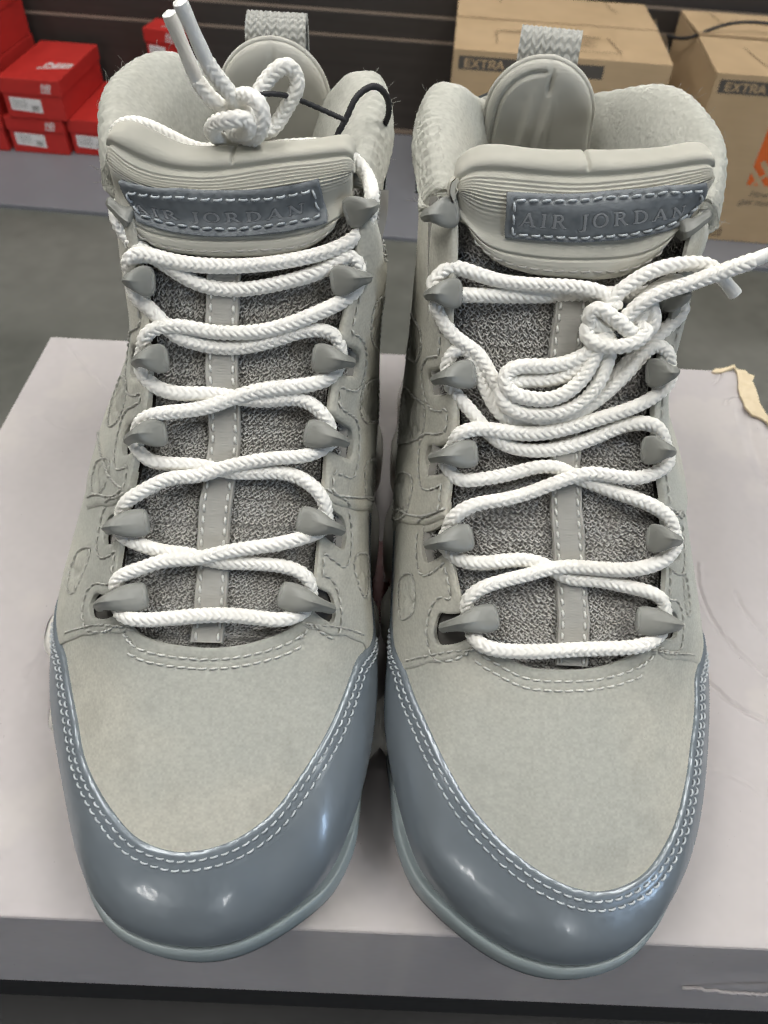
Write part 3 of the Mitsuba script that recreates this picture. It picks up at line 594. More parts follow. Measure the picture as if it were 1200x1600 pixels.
# ------------------------------------------------------------------ the two sneakers
DATA = json.loads(r'''{"A":{"border":[[7.868,0.5052],[7.4235,0.4651],[6.8669,0.4304],[6.3376,0.4252],[5.7846,0.4475],[5.1914,0.4676],[4.8348,0.4942],[4.3677,0.5109],[3.8919,0.5108],[3.4791,0.5059],[2.9806,0.487],[2.5091,0.4947],[1.8304,0.4973],[1.2466,0.4778],[0.7366,0.4699],[0.3925,0.469],[-0.0643,0.4769],[-0.5602,0.485],[-1.0174,0.496],[-1.4224,0.511],[-1.9021,0.5424],[-2.4569,0.5722],[-3.2322,0.5932],[-4.1185,0.5941],[-4.9087,0.5581],[-5.6304,0.4887],[-6.3057,0.4115],[-7.0051,0.2566],[-7.8,0.2375]],"seam_lat":[[5.0857,0.494],[5.0137,0.6654],[4.6448,0.8447],[3.6661,0.9794],[3.1,1.0]],"seam_med":[[-3.5072,0.9844],[-4.3386,0.8797],[-5.1989,0.6749],[-5.6681,0.48]],"ankle_lat":[[7.9075,0.5081],[8.1771,0.6845],[8.2882,0.9144],[9.5759,0.0224]],"ankle_med":[[-7.2,1.0],[-7.2814,0.9553],[-7.7303,0.7644],[-8.7,0.1375]],"pock_lat":[[5.5751,0.7788],[7.7234,0.8122],[9.7026,0.8251],[11.3642,0.792]],"pock_med":[[-5.2018,0.8437],[-7.1028,0.7959],[-8.9363,0.8065],[-10.969,0.8658]],"scales_lat":[[[6.3766,0.454],[6.9581,0.4847],[7.1454,0.5249],[7.309,0.642],[7.2005,0.6695],[6.8721,0.656],[6.5154,0.6323],[6.1945,0.6028],[5.9732,0.5588],[6.0317,0.4905]],[[8.9515,0.5194],[9.2037,0.6687],[9.1343,0.7074],[8.753,0.7272],[8.5782,0.708],[8.3263,0.6449],[8.2935,0.5432],[8.6271,0.4841]],[[11.0,0.525],[10.9664,0.7317],[10.8027,0.7573],[10.3583,0.7443],[9.9687,0.6748],[9.7216,0.5717],[9.898,0.5096],[10.4126,0.4656]]],"scales_med":[[[-6.9041,0.6515],[-7.1815,0.6005],[-7.5711,0.352],[-7.205,0.3291],[-6.864,0.3826],[-6.5078,0.48],[-6.5494,0.5719],[-6.7124,0.6463]],[[-9.5024,0.1519],[-9.1091,0.4871],[-8.8645,0.5914],[-8.5702,0.5703],[-8.3007,0.5245],[-8.9,0.1375],[-9.2,0.175]],[[-11.1,0.35],[-10.8881,0.621],[-10.6652,0.7377],[-10.2419,0.768],[-9.9136,0.7459],[-9.7218,0.7049],[-9.7108,0.5611],[-10.2,0.125],[-10.4,0.25]],[[-12.8708,0.8086],[-13.4,0.6625],[-12.7,0.6125],[-11.8,0.5125],[-11.7823,0.6748],[-11.8812,0.7638],[-12.2634,0.8183]],[[-14.2,0.8875],[-14.3,0.8875],[-14.0,0.7625],[-13.9,0.7875],[-13.7868,0.8378]]],"lug_lat":[[[-0.0748,0.06656,0.07958],[-0.09067,0.0664,0.07277]],[[-0.07587,0.08327,0.09301],[-0.08942,0.08425,0.08718]],[[-0.07186,0.10218,0.11145],[-0.083,0.09978,0.10961]],[[-0.07173,0.11627,0.12728],[-0.08137,0.11527,0.12584]],[[-0.07526,0.12835,0.14467],[-0.08354,0.12861,0.14423]],[[-0.08116,0.14304,0.15687],[-0.08733,0.1404,0.16099]]],"lug_med":[[[-0.03599,0.06833,0.08089],[-0.02053,0.06844,0.07427]],[[-0.03177,0.08557,0.09506],[-0.01884,0.08649,0.08921]],[[-0.03083,0.10358,0.11291],[-0.01874,0.10521,0.10793]],[[-0.02943,0.11779,0.12922],[-0.01806,0.12034,0.12599]],[[-0.02479,0.12972,0.14676],[-0.01425,0.13378,0.14617]],[[-0.02146,0.13935,0.16198],[-0.01298,0.14342,0.16377]]],"laces":[[[-0.08378,0.06776,0.07467],[-0.08305,0.06407,0.07538],[-0.07945,0.06081,0.07615],[-0.07198,0.06053,0.0762],[-0.06101,0.06172,0.07699],[-0.05181,0.06238,0.07744],[-0.04251,0.06213,0.07727],[-0.0351,0.06207,0.07699],[-0.02951,0.06535,0.07629],[-0.02729,0.06989,0.07627]],[[-0.08454,0.0697,0.07613],[-0.08472,0.06987,0.07904],[-0.08259,0.07094,0.08243],[-0.07742,0.07215,0.08462],[-0.07052,0.07416,0.08622],[-0.06165,0.07507,0.08695],[-0.05559,0.07631,0.08796],[-0.04766,0.07776,0.08915],[-0.03767,0.07929,0.09041],[-0.02965,0.08178,0.09126],[-0.02483,0.08505,0.09158],[-0.02395,0.0884,0.09189]],[[-0.02741,0.07153,0.07754],[-0.02744,0.07261,0.07991],[-0.02881,0.07382,0.08227],[-0.03246,0.07513,0.084],[-0.03856,0.07593,0.08464],[-0.04782,0.07602,0.08472],[-0.05594,0.07616,0.08483],[-0.06433,0.07746,0.08589],[-0.07134,0.07792,0.08628],[-0.07877,0.07959,0.08697],[-0.08397,0.08197,0.08759],[-0.08542,0.08452,0.08832]],[[-0.08502,0.08708,0.09065],[-0.08389,0.08755,0.09389],[-0.08152,0.08815,0.09701],[-0.07579,0.09018,0.10018],[-0.06993,0.09226,0.1022],[-0.0614,0.09323,0.10315],[-0.05477,0.09492,0.10483],[-0.04794,0.09634,0.10626],[-0.03941,0.09755,0.10749],[-0.03094,0.099,0.10772],[-0.02555,0.10206,0.10831],[-0.02314,0.10539,0.10902]],[[-0.02421,0.08937,0.09281],[-0.02446,0.09069,0.0956],[-0.02626,0.09253,0.09879],[-0.03171,0.09509,0.10201],[-0.03952,0.09616,0.10308],[-0.04818,0.09573,0.10265],[-0.05517,0.09602,0.10294],[-0.06124,0.09673,0.10366],[-0.06897,0.09687,0.1038],[-0.0761,0.09762,0.10389],[-0.08025,0.10017,0.1051],[-0.08199,0.10286,0.10636]],[[-0.0813,0.10485,0.10845],[-0.08019,0.10487,0.11126],[-0.07765,0.10504,0.114],[-0.07224,0.10559,0.11583],[-0.06466,0.10635,0.11664],[-0.05784,0.10758,0.11798],[-0.05123,0.10942,0.12],[-0.04351,0.11101,0.1218],[-0.0352,0.11189,0.1228],[-0.02753,0.11361,0.12357],[-0.02346,0.11664,0.12474],[-0.02217,0.1198,0.12614]],[[-0.02397,0.1064,0.1101],[-0.02418,0.10703,0.1123],[-0.02516,0.10781,0.11455],[-0.02904,0.10997,0.11761],[-0.03436,0.11115,0.11895],[-0.04203,0.11065,0.11838],[-0.05065,0.11074,0.11848],[-0.05929,0.11119,0.119],[-0.06789,0.11103,0.11881],[-0.07477,0.11225,0.11954],[-0.07899,0.11497,0.12138],[-0.08041,0.11752,0.12307]],[[-0.08,0.11974,0.12605],[-0.07909,0.11972,0.12882],[-0.07786,0.12012,0.13193],[-0.0745,0.12086,0.13423],[-0.06754,0.12137,0.13495],[-0.05912,0.12079,0.13413],[-0.05069,0.12082,0.13418],[-0.04227,0.12157,0.13525],[-0.0339,0.12321,0.13766],[-0.02584,0.12587,0.14042],[-0.0209,0.12864,0.1421],[-0.01797,0.13167,0.14393]],[[-0.02188,0.12109,0.12796],[-0.02213,0.12205,0.13064],[-0.02386,0.12308,0.13337],[-0.02812,0.12328,0.13473],[-0.03492,0.12257,0.13371],[-0.04246,0.12103,0.13146],[-0.05096,0.11984,0.12979],[-0.05949,0.1198,0.12974],[-0.06542,0.12047,0.13068],[-0.07003,0.12148,0.13212],[-0.07384,0.12361,0.13523],[-0.07725,0.12578,0.13744],[-0.08067,0.128,0.13962],[-0.08209,0.13011,0.14157]],[[-0.08237,0.13186,0.1442],[-0.08248,0.13174,0.14709],[-0.08157,0.13158,0.1496],[-0.07818,0.13186,0.15081],[-0.0714,0.13129,0.14995],[-0.06065,0.13073,0.14911],[-0.04628,0.13122,0.14985],[-0.03375,0.13252,0.15179],[-0.02313,0.13489,0.15458],[-0.01726,0.13844,0.15761],[-0.01498,0.14182,0.1611]],[[-0.01749,0.13267,0.14542],[-0.0174,0.13361,0.14812],[-0.01821,0.13454,0.15074],[-0.02004,0.13464,0.15196],[-0.02307,0.13389,0.15084],[-0.02841,0.1322,0.14831],[-0.03923,0.13017,0.14525],[-0.05013,0.12891,0.14333],[-0.05924,0.12895,0.14339],[-0.06649,0.13019,0.14529],[-0.07367,0.1325,0.14874],[-0.08007,0.13512,0.15164],[-0.08425,0.13774,0.15464],[-0.086,0.14029,0.15797]]],"ribbon":[[-0.05699,0.0583,0.06879],[-0.05709,0.06514,0.07336],[-0.05714,0.07713,0.08262],[-0.05642,0.08864,0.09271],[-0.05553,0.10346,0.10759],[-0.0562,0.11473,0.12017],[-0.05596,0.12347,0.13204],[-0.05575,0.13133,0.14401],[-0.05556,0.13566,0.15057]],"tongue_rows":[[[-0.08148,0.13745,0.15646],[-0.0799,0.13648,0.15487],[-0.07808,0.1356,0.15347],[-0.0759,0.13491,0.1524],[-0.07351,0.13442,0.15165],[-0.07099,0.13406,0.15111],[-0.06842,0.13381,0.15072],[-0.06581,0.13363,0.15045],[-0.06318,0.13352,0.15029],[-0.06053,0.13347,0.15021],[-0.05788,0.13347,0.15022],[-0.05522,0.13353,0.1503],[-0.05256,0.13362,0.15044],[-0.0499,0.13374,0.15062],[-0.04725,0.1339,0.15086],[-0.0446,0.13408,0.15112],[-0.04195,0.13428,0.15143],[-0.03932,0.13451,0.15179],[-0.03671,0.13482,0.15226],[-0.03416,0.13525,0.15292],[-0.03173,0.13583,0.15382],[-0.02947,0.13655,0.15498],[-0.02736,0.13736,0.15631],[-0.02535,0.13821,0.15775],[-0.0234,0.13904,0.15923]],[[-0.08732,0.14315,0.16514],[-0.08488,0.14185,0.16402],[-0.08238,0.14069,0.16295],[-0.07975,0.1397,0.16204],[-0.07697,0.13893,0.16134],[-0.07411,0.13837,0.16083],[-0.0712,0.13797,0.16046],[-0.06827,0.13769,0.16018],[-0.06533,0.1375,0.15997],[-0.06238,0.13738,0.15982],[-0.05942,0.13733,0.15976],[-0.05644,0.13734,0.15978],[-0.05347,0.13741,0.1599],[-0.0505,0.13754,0.16011],[-0.04753,0.13772,0.16041],[-0.04458,0.13795,0.16079],[-0.04164,0.13824,0.16123],[-0.03872,0.13858,0.16172],[-0.03582,0.13899,0.16225],[-0.03295,0.13948,0.16284],[-0.03011,0.14009,0.16348],[-0.02732,0.14081,0.1642],[-0.0246,0.14168,0.16499],[-0.02192,0.14268,0.16584],[-0.01928,0.14382,0.16669]],[[-0.0868,0.14732,0.17483],[-0.08447,0.14618,0.1737],[-0.08206,0.14521,0.17264],[-0.07952,0.14443,0.17175],[-0.07686,0.14383,0.17103],[-0.07413,0.14337,0.17045],[-0.07133,0.14305,0.17003],[-0.06849,0.14284,0.16976],[-0.06562,0.14273,0.16962],[-0.06274,0.1427,0.16961],[-0.05984,0.14275,0.16972],[-0.05694,0.14285,0.16997],[-0.05405,0.14302,0.17035],[-0.05118,0.14322,0.17081],[-0.04832,0.14344,0.17132],[-0.04546,0.14367,0.17183],[-0.04261,0.1439,0.17231],[-0.03975,0.14413,0.17275],[-0.0369,0.14437,0.17314],[-0.03405,0.14464,0.17346],[-0.03121,0.14496,0.17374],[-0.02838,0.14536,0.17402],[-0.02555,0.14588,0.17429],[-0.02274,0.14652,0.17456],[-0.01992,0.1473,0.17477]],[[-0.0885,0.15232,0.1741],[-0.08509,0.15118,0.17572],[-0.08184,0.15021,0.1763],[-0.07907,0.14943,0.17572],[-0.07653,0.14883,0.17478],[-0.07401,0.14837,0.17381],[-0.07141,0.14805,0.17294],[-0.0687,0.14784,0.17227],[-0.06586,0.14773,0.17192],[-0.06295,0.1477,0.17184],[-0.06001,0.14775,0.17197],[-0.05707,0.14785,0.17221],[-0.05414,0.14802,0.17245],[-0.05122,0.14822,0.17267],[-0.04831,0.14844,0.17289],[-0.0454,0.14867,0.17312],[-0.04248,0.1489,0.17339],[-0.03957,0.14913,0.17369],[-0.03666,0.14937,0.17404],[-0.03376,0.14964,0.17441],[-0.03087,0.14996,0.17479],[-0.02799,0.15036,0.17515],[-0.02511,0.15088,0.17537],[-0.02223,0.15152,0.17509],[-0.01965,0.1523,0.17357]]],"patch":[[0.075,0.4033],[0.1519,0.4392],[0.3168,0.4802],[0.4903,0.4733],[0.6638,0.4574],[0.7759,0.4582],[0.8595,0.4686],[0.8659,0.3276],[0.9151,0.1373],[0.7864,0.1712],[0.6526,0.1751],[0.4682,0.1725],[0.2834,0.1726],[0.1753,0.1732],[0.0946,0.1578],[0.0967,0.2825]],"text":[[0.119,0.2547],[0.3007,0.2908],[0.4766,0.3043],[0.6503,0.3],[0.8195,0.3074]]},"B":{"border":[[8.1221,0.7197],[7.4528,0.6457],[6.9762,0.6026],[6.332,0.5822],[5.6566,0.568],[5.0155,0.5622],[4.4887,0.5419],[3.9541,0.5078],[3.5609,0.4996],[3.2609,0.4816],[2.8819,0.4584],[2.5385,0.4325],[2.0871,0.4123],[1.5753,0.4015],[1.1564,0.4054],[0.7312,0.4109],[0.3449,0.4197],[-0.0058,0.4358],[-0.3643,0.455],[-0.8545,0.4812],[-1.4053,0.5052],[-2.0313,0.5307],[-2.784,0.5608],[-3.6249,0.5599],[-4.3271,0.5341],[-4.9485,0.5031],[-5.5585,0.4344],[-6.0862,0.3693],[-6.5703,0.3121],[-7.9,0.1125]],"seam_lat":[[3.7957,0.9852],[4.3812,0.9179],[4.9898,0.7464],[5.1503,0.5815]],"seam_med":[[-3.296,0.9353],[-3.9471,0.855],[-4.6354,0.685],[-5.0292,0.5075]],"ankle_lat":[[8.6237,0.9922],[8.7954,0.8779],[8.5034,0.7386]],"ankle_med":[[-7.7,1.0],[-7.8503,0.9394],[-8.073,0.7321],[-8.2,0.1375]],"pock_lat":[[5.7826,0.8377],[8.1648,0.7598],[10.1346,0.6587],[12.1,0.825]],"pock_med":[[-4.9492,0.8234],[-7.45,0.8055],[-9.7524,0.8008],[-11.9779,0.8624]],"scales_lat":[[[7.5045,0.7224],[7.1632,0.7396],[6.5695,0.7277],[6.2414,0.6883],[6.2589,0.6285],[6.8396,0.6367],[7.337,0.6699]]],"scales_med":[[[-6.9799,0.4171],[-7.0682,0.6107],[-6.7798,0.6619],[-6.1802,0.6399],[-5.9327,0.6189],[-6.0517,0.4613],[-6.3377,0.4123],[-6.7142,0.3916]],[[-8.9772,0.2434],[-9.2321,0.5723],[-9.1279,0.656],[-8.6322,0.6271],[-8.2451,0.5723],[-8.1665,0.3015],[-8.6473,0.1806]],[[-11.1,0.2],[-11.1728,0.5484],[-11.4123,0.7449],[-11.1363,0.7675],[-10.556,0.7397],[-10.1632,0.6977],[-9.6422,0.4673],[-9.6,0.2125],[-10.3,0.1875]],[[-11.9,0.2625],[-12.1857,0.5894],[-12.7737,0.758],[-13.0593,0.8016],[-13.2694,0.7402],[-13.5,0.4375],[-13.5,0.5625],[-12.8,0.45]],[[-13.9,0.6375],[-14.0,0.5875],[-13.9707,0.6492],[-14.1565,0.6883],[-15.3,0.8625],[-15.6,0.95],[-15.2,0.875]]],"lug_lat":[[[0.06866,0.06629,0.07939],[0.08289,0.06834,0.0742]],[[0.07119,0.08506,0.0946],[0.08068,0.08434,0.0947]],[[0.06808,0.10334,0.11266],[0.07723,0.10305,0.11277]],[[0.06743,0.11795,0.12943],[0.07609,0.11837,0.1301]],[[0.06869,0.12987,0.147],[0.07656,0.13089,0.14826]],[[0.07136,0.14521,0.16093],[0.07873,0.14194,0.16563]]],"lug_med":[[[0.02748,0.06549,0.07881],[0.01182,0.06522,0.07191]],[[0.01923,0.08348,0.09319],[0.00633,0.08425,0.08718]],[[0.01927,0.10102,0.11025],[0.00634,0.1029,0.1055]],[[0.01729,0.11642,0.12746],[0.0058,0.11807,0.12289]],[[0.01178,0.12899,0.14566],[0.00219,0.13142,0.14297]],[[0.00906,0.14043,0.16404],[-9e-05,0.14226,0.16114]]],"laces":[[[0.02069,0.06561,0.07309],[0.02079,0.06192,0.07391],[0.02389,0.05804,0.07439],[0.03095,0.05695,0.07397],[0.04006,0.05716,0.07409],[0.05012,0.05802,0.07462],[0.06114,0.05876,0.07508],[0.06944,0.05981,0.0755],[0.07544,0.06354,0.07502],[0.07837,0.06777,0.07467]],[[0.02005,0.06711,0.07418],[0.01885,0.06926,0.07858],[0.02,0.07035,0.08198],[0.02316,0.07165,0.08423],[0.02927,0.07349,0.08569],[0.03746,0.0754,0.08722],[0.04548,0.07715,0.08864],[0.05566,0.07724,0.08871],[0.06586,0.07732,0.08878],[0.07446,0.07969,0.08949],[0.07908,0.08339,0.0901],[0.08128,0.08706,0.09064]],[[0.07892,0.06901,0.0756],[0.07806,0.07136,0.0788],[0.07666,0.0728,0.08123],[0.07273,0.07387,0.08298],[0.06487,0.07505,0.08393],[0.05645,0.07592,0.08463],[0.04824,0.07635,0.08499],[0.04185,0.07875,0.08696],[0.03361,0.07976,0.0878],[0.02548,0.07887,0.08706],[0.01719,0.07944,0.08663],[0.01298,0.0821,0.08758],[0.01141,0.08486,0.08863]],[[0.0126,0.08717,0.09074],[0.01305,0.08766,0.09398],[0.01481,0.08841,0.09725],[0.0202,0.09004,0.10005],[0.02932,0.09157,0.10153],[0.03837,0.0939,0.10382],[0.04517,0.09599,0.10592],[0.05257,0.09757,0.10751],[0.06014,0.0973,0.10724],[0.06799,0.09793,0.10663],[0.07417,0.10086,0.10708],[0.07732,0.1046,0.10818]],[[0.08034,0.08928,0.09272],[0.07903,0.09084,0.09551],[0.07543,0.09259,0.09844],[0.06886,0.09402,0.10092],[0.06148,0.0955,0.10242],[0.05428,0.09713,0.10406],[0.04941,0.09829,0.10524],[0.04452,0.09984,0.10684],[0.03787,0.09988,0.10687],[0.0304,0.0983,0.10526],[0.02103,0.09679,0.1037],[0.01466,0.09724,0.10308],[0.01153,0.09999,0.10469],[0.01031,0.10259,0.10607]],[[0.01243,0.10477,0.10836],[0.01305,0.1048,0.11145],[0.01444,0.10486,0.11427],[0.01991,0.10554,0.11578],[0.02933,0.10509,0.1153],[0.03868,0.10541,0.11564],[0.04789,0.10711,0.11747],[0.05704,0.1093,0.11986],[0.06627,0.1122,0.12238],[0.07285,0.11638,0.12467],[0.07553,0.12014,0.12662]],[[0.07581,0.10768,0.11148],[0.07473,0.10854,0.11371],[0.07251,0.10963,0.11614],[0.06723,0.10979,0.11739],[0.05981,0.1084,0.11587],[0.05248,0.10599,0.11326],[0.04507,0.10419,0.11135],[0.03756,0.10328,0.1104],[0.02994,0.10367,0.11081],[0.02448,0.10543,0.11266],[0.02007,0.10835,0.1158],[0.01611,0.11175,0.11855],[0.01256,0.11466,0.12078],[0.01053,0.11733,0.12282]],[[0.00958,0.11909,0.12517],[0.00988,0.1208,0.1283],[0.01099,0.12186,0.13055],[0.0135,0.12215,0.13163],[0.01599,0.12113,0.13071],[0.01965,0.11716,0.12541],[0.02311,0.11317,0.1205],[0.02759,0.11,0.11685],[0.03435,0.10872,0.11542],[0.04186,0.10947,0.11626],[0.04913,0.11219,0.11935],[0.05611,0.11661,0.12461],[0.06283,0.12177,0.13108],[0.06957,0.12582,0.13646],[0.07378,0.12843,0.13975],[0.07557,0.13179,0.1441]],[[0.07493,0.12194,0.12918],[0.07408,0.12283,0.13191],[0.0722,0.12339,0.1341],[0.06887,0.12323,0.13513],[0.06421,0.12011,0.13172],[0.05918,0.11621,0.127],[0.05314,0.11249,0.1225],[0.04688,0.10984,0.11947],[0.03856,0.10857,0.11806],[0.03186,0.10984,0.11947],[0.02689,0.11249,0.1225],[0.02281,0.11565,0.12631],[0.01827,0.11984,0.13134],[0.01286,0.12248,0.13402],[0.00838,0.12524,0.13689],[0.00613,0.12796,0.13969],[0.0056,0.13036,0.14194]]],"ribbon":[[0.05032,0.05678,0.06787],[0.05032,0.06919,0.07633],[0.04963,0.08105,0.08588],[0.04791,0.09229,0.09623],[0.04557,0.10362,0.10775],[0.04463,0.11553,0.12116],[0.04413,0.12421,0.13315],[0.04366,0.13309,0.14665]],"tongue_rows":[[[0.01202,0.13924,0.15958],[0.01385,0.13831,0.15792],[0.01573,0.13735,0.1563],[0.01772,0.13642,0.15477],[0.01988,0.13555,0.1534],[0.02225,0.13483,0.15228],[0.0248,0.13427,0.15142],[0.02743,0.13384,0.15077],[0.03012,0.13352,0.15029],[0.03284,0.1333,0.14996],[0.03558,0.13316,0.14975],[0.03833,0.1331,0.14966],[0.04107,0.1331,0.14965],[0.04381,0.13313,0.1497],[0.04654,0.1332,0.1498],[0.04927,0.13329,0.14995],[0.05198,0.13343,0.15016],[0.05466,0.13367,0.15051],[0.05726,0.13404,0.15107],[0.05972,0.13459,0.1519],[0.062,0.13529,0.15298],[0.06405,0.13612,0.15429],[0.06588,0.13705,0.15579],[0.06753,0.13801,0.15741],[0.06909,0.13897,0.15909]],[[0.00745,0.14388,0.16685],[0.00945,0.14226,0.16491],[0.01164,0.14074,0.16306],[0.01422,0.13942,0.16152],[0.01728,0.13854,0.16065],[0.02055,0.13809,0.16036],[0.02386,0.13786,0.16028],[0.02717,0.13769,0.16019],[0.03049,0.13754,0.16004],[0.03381,0.13743,0.1599],[0.03715,0.13736,0.15981],[0.04047,0.13736,0.15982],[0.04379,0.13744,0.15995],[0.04708,0.1376,0.16021],[0.05035,0.13782,0.16058],[0.05359,0.1381,0.16104],[0.05679,0.13846,0.16161],[0.05993,0.1389,0.16229],[0.06301,0.13946,0.16312],[0.06597,0.14016,0.16412],[0.06879,0.14102,0.16532],[0.07145,0.142,0.16668],[0.074,0.1431,0.16815],[0.07649,0.14432,0.16965],[0.07898,0.14566,0.17114]],[[0.00746,0.14488,0.16872],[0.00946,0.14505,0.1709],[0.01202,0.1451,0.17236],[0.01495,0.14496,0.17302],[0.01796,0.14476,0.17326],[0.02099,0.14457,0.17329],[0.02402,0.14441,0.17321],[0.02706,0.14428,0.17309],[0.03011,0.14419,0.17299],[0.03316,0.14413,0.17292],[0.03622,0.14411,0.17289],[0.03926,0.14413,0.17292],[0.0423,0.14418,0.17304],[0.04532,0.14427,0.17326],[0.04831,0.1444,0.17356],[0.05129,0.14455,0.17391],[0.05426,0.14472,0.17428],[0.05723,0.14492,0.17465],[0.06019,0.14517,0.17506],[0.06315,0.14548,0.17549],[0.0661,0.14586,0.17596],[0.06907,0.14633,0.17641],[0.07209,0.14688,0.17679],[0.07517,0.14752,0.17709],[0.07832,0.14827,0.17732]],[[0.00798,0.14988,0.16864],[0.00958,0.15005,0.17118],[0.01168,0.1501,0.17331],[0.0144,0.14996,0.17459],[0.01738,0.14976,0.1752],[0.02042,0.14957,0.17544],[0.02349,0.14941,0.17549],[0.02657,0.14928,0.17545],[0.02965,0.14919,0.17539],[0.03273,0.14913,0.17538],[0.03581,0.14911,0.17542],[0.03888,0.14913,0.17556],[0.04194,0.14918,0.17573],[0.04502,0.14927,0.17582],[0.04816,0.1494,0.17572],[0.05129,0.14955,0.17567],[0.05438,0.14972,0.17583],[0.05743,0.14992,0.17612],[0.06044,0.15017,0.17651],[0.06344,0.15048,0.17695],[0.06644,0.15086,0.17742],[0.06946,0.15133,0.17788],[0.0726,0.15188,0.1781],[0.07598,0.15252,0.1777],[0.07953,0.15327,0.17664]]],"patch":[[0.2196,0.4948],[0.3571,0.5081],[0.5805,0.5264],[0.8029,0.5084],[0.9436,0.4496],[0.9517,0.2644],[1.0,0.1417],[0.776,0.2415],[0.581,0.2652],[0.3989,0.2666],[0.2363,0.249],[0.2315,0.3729]],"text":[[0.2807,0.3695],[0.4313,0.3766],[0.5753,0.3814],[0.7455,0.3644],[0.9063,0.3015]]}}''')
PROF = PchipInterpolator([-.013, .0, .02, .057, .08, .10, .117, .130, .140, .147, .152], [.02, .038, .052, .070, .087, .106, .125, .144, .160, .176, .19])

def strip_at(up, st, dist):
    """Shift (s, t) points sideways on the surface by dist metres (left of the direction of travel)."""
    q = smooth_path(np.asarray(st) * [1, 20], 300) / [1, 20]
    e = 1e-3
    s, t = q[:, 0], q[:, 1]
    p = up(s, t); ps = (up(s + e, t) - up(s - e, t)) / (2 * e); pt = (up(s, t + e) - up(s, t - e)) / (2 * e)
    tan = nrm(np.gradient(p, axis=0)); side = np.cross(up.normal(s, t), tan) * dist
    a, b, c = (ps * ps).sum(1), (ps * pt).sum(1), (pt * pt).sum(1)
    r1, r2 = (side * ps).sum(1), (side * pt).sum(1)
    det = np.maximum(a * c - b * b, 1e-12)
    return q + np.stack([(c * r1 - b * r2) / det, (a * r2 - b * r1) / det], 1)

def rounded(c, rounds=3):
    c = np.asarray(c, float)
    for _ in range(rounds):
        d = np.roll(c, -1, 0)
        c = np.stack([c * .75 + d * .25, c * .25 + d * .75], 1).reshape(-1, 2)
    return c

def stitch_row(up, st, lift, closed=False, **k):
    L = length(up.path(st, 200, 0., closed)[1])
    n = max(12, int(L / .0004))
    q, x = up.path(st, n, lift, closed)
    return stitches(x, up.normal(q[:, 0], q[:, 1]), **k)

def braid(p3, r=.00208, n=6, pitch=.0020, step=.00030, depth=.00056, up0=(0, 0, 1), ends=True, sides=44, seed=0, soft=True):
    p = smooth_path(p3, 900) if soft else np.asarray(p3)
    L = length(p)
    m = max(6, int(L / step))
    p = resample(p, m)
    t, a, b = frames(p, up0)
    th = np.arange(sides) * 2 * np.pi / sides
    u = np.arange(m)[:, None] * (L / m)
    wob = .35 * np.sin(u / .011 + seed)
    A = n * (th[None] + wob) / (2 * np.pi) + u / pitch / 2 * 2
    B = n * (th[None] + wob) / (2 * np.pi) - u / pitch / 2 * 2
    i, j = np.floor(A).astype(int), np.floor(B).astype(int)
    fa, fb = A - i, B - j
    top = ((i + j) % 4) < 2
    ph = (i + j) % 4
    along, across = np.where(top, (ph + fb) / 2, (ph - 2 + fa) / 2), np.where(top, fa, fb)
    hgt = np.sin(np.pi * across) ** .5 * (.45 + .55 * np.sin(np.pi * along) ** .7)
    rr = r * (1 + .035 * np.sin(u / .017 + seed * 2.)) - depth * .7 + depth * hgt
    if ends:
        w = np.minimum(u, L - u); rr = rr * np.sqrt(np.clip(1 - (1 - np.minimum(w / .0016, 1)) ** 2, .02, 1))
    P = p[:, None] + rr[..., None] * (np.cos(th)[None, :, None] * a[:, None] + np.sin(th)[None, :, None] * b[:, None])
    g = grid_mesh(P, close_v=True); g.faces = g.faces[:, ::-1]
    return g

def lug_mesh(a, b, nrm_hint, bump=.0062, w0=.0040, L0=None):
    a, b = np.array(a), np.array(b)
    ax = nrm(b - a); L = np.linalg.norm(b - a)
    n = nrm(nrm_hint - ax * (nrm_hint @ ax)); w = np.cross(n, ax)
    nu, nv = 40, 25
    U = np.linspace(0, 1, nu); Vv = np.linspace(-1, 1, nv)
    half = np.interp(U, [0, .05, .15, .28, .42, .56, .7, .85, 1.], [.84, .98, 1.03, .99, .82, .60, .47, .42, .38]) * w0
    from scipy.ndimage import gaussian_filter1d
    half = gaussian_filter1d(half, 1.2, mode='nearest')
    cen = bump * np.interp(U, [0, .2, .45, .62, .8, 1.], [.10, .55, .95, 1.0, .72, -.05])
    cen = gaussian_filter1d(cen, 2.5, mode='nearest')
    crown = np.interp(U, [0, .15, .5, 1], [.0007, .0012, .0021, .0013])
    q = np.interp(U, [0, .2, .45, .7, 1], [3.2, 2.4, 1.35, 1.15, 1.6])
    thick = np.interp(U, [0, .1, .6, 1], [.0014, .0022, .0026, .0026])
    top = crown[:, None] * (1 - np.abs(Vv)[None] ** q[:, None])
    ridge = .00060 * np.exp(-((Vv[None] - .08) / .10) ** 2) * np.interp(U, [0, .25, .5, 1], [0, .15, 1, .8])[:, None]
    edge = thick[:, None] * .5 * (1 - np.sqrt(np.clip(1 - np.abs(Vv)[None] ** 6, 0, 1)))
    zt = cen[:, None] + top + ridge - edge
    zb = cen[:, None] - thick[:, None] + edge
    pos = lambda z: a + (U * L)[:, None, None] * ax + (half[:, None] * Vv[None])[..., None] * w + z[..., None] * n
    Pt, Pb = pos(zt), pos(zb)
    ring = np.concatenate([Pt, Pb[:, ::-1]], 1)
    m = grid_mesh(ring, close_v=True)
    caps = []
    for k in (0, -1):
        c = ring[k].mean(0)
        out = (-1 if k == 0 else 1) * ax * .0006
        mid = c + (ring[k] - c) * .6 + out
        caps += [grid_mesh(np.stack([ring[k], mid]), close_v=True), grid_mesh(np.stack([mid, np.repeat((c + out * 1.25)[None], len(mid), 0)]), close_v=True)]
    return cat_mesh([m] + caps)

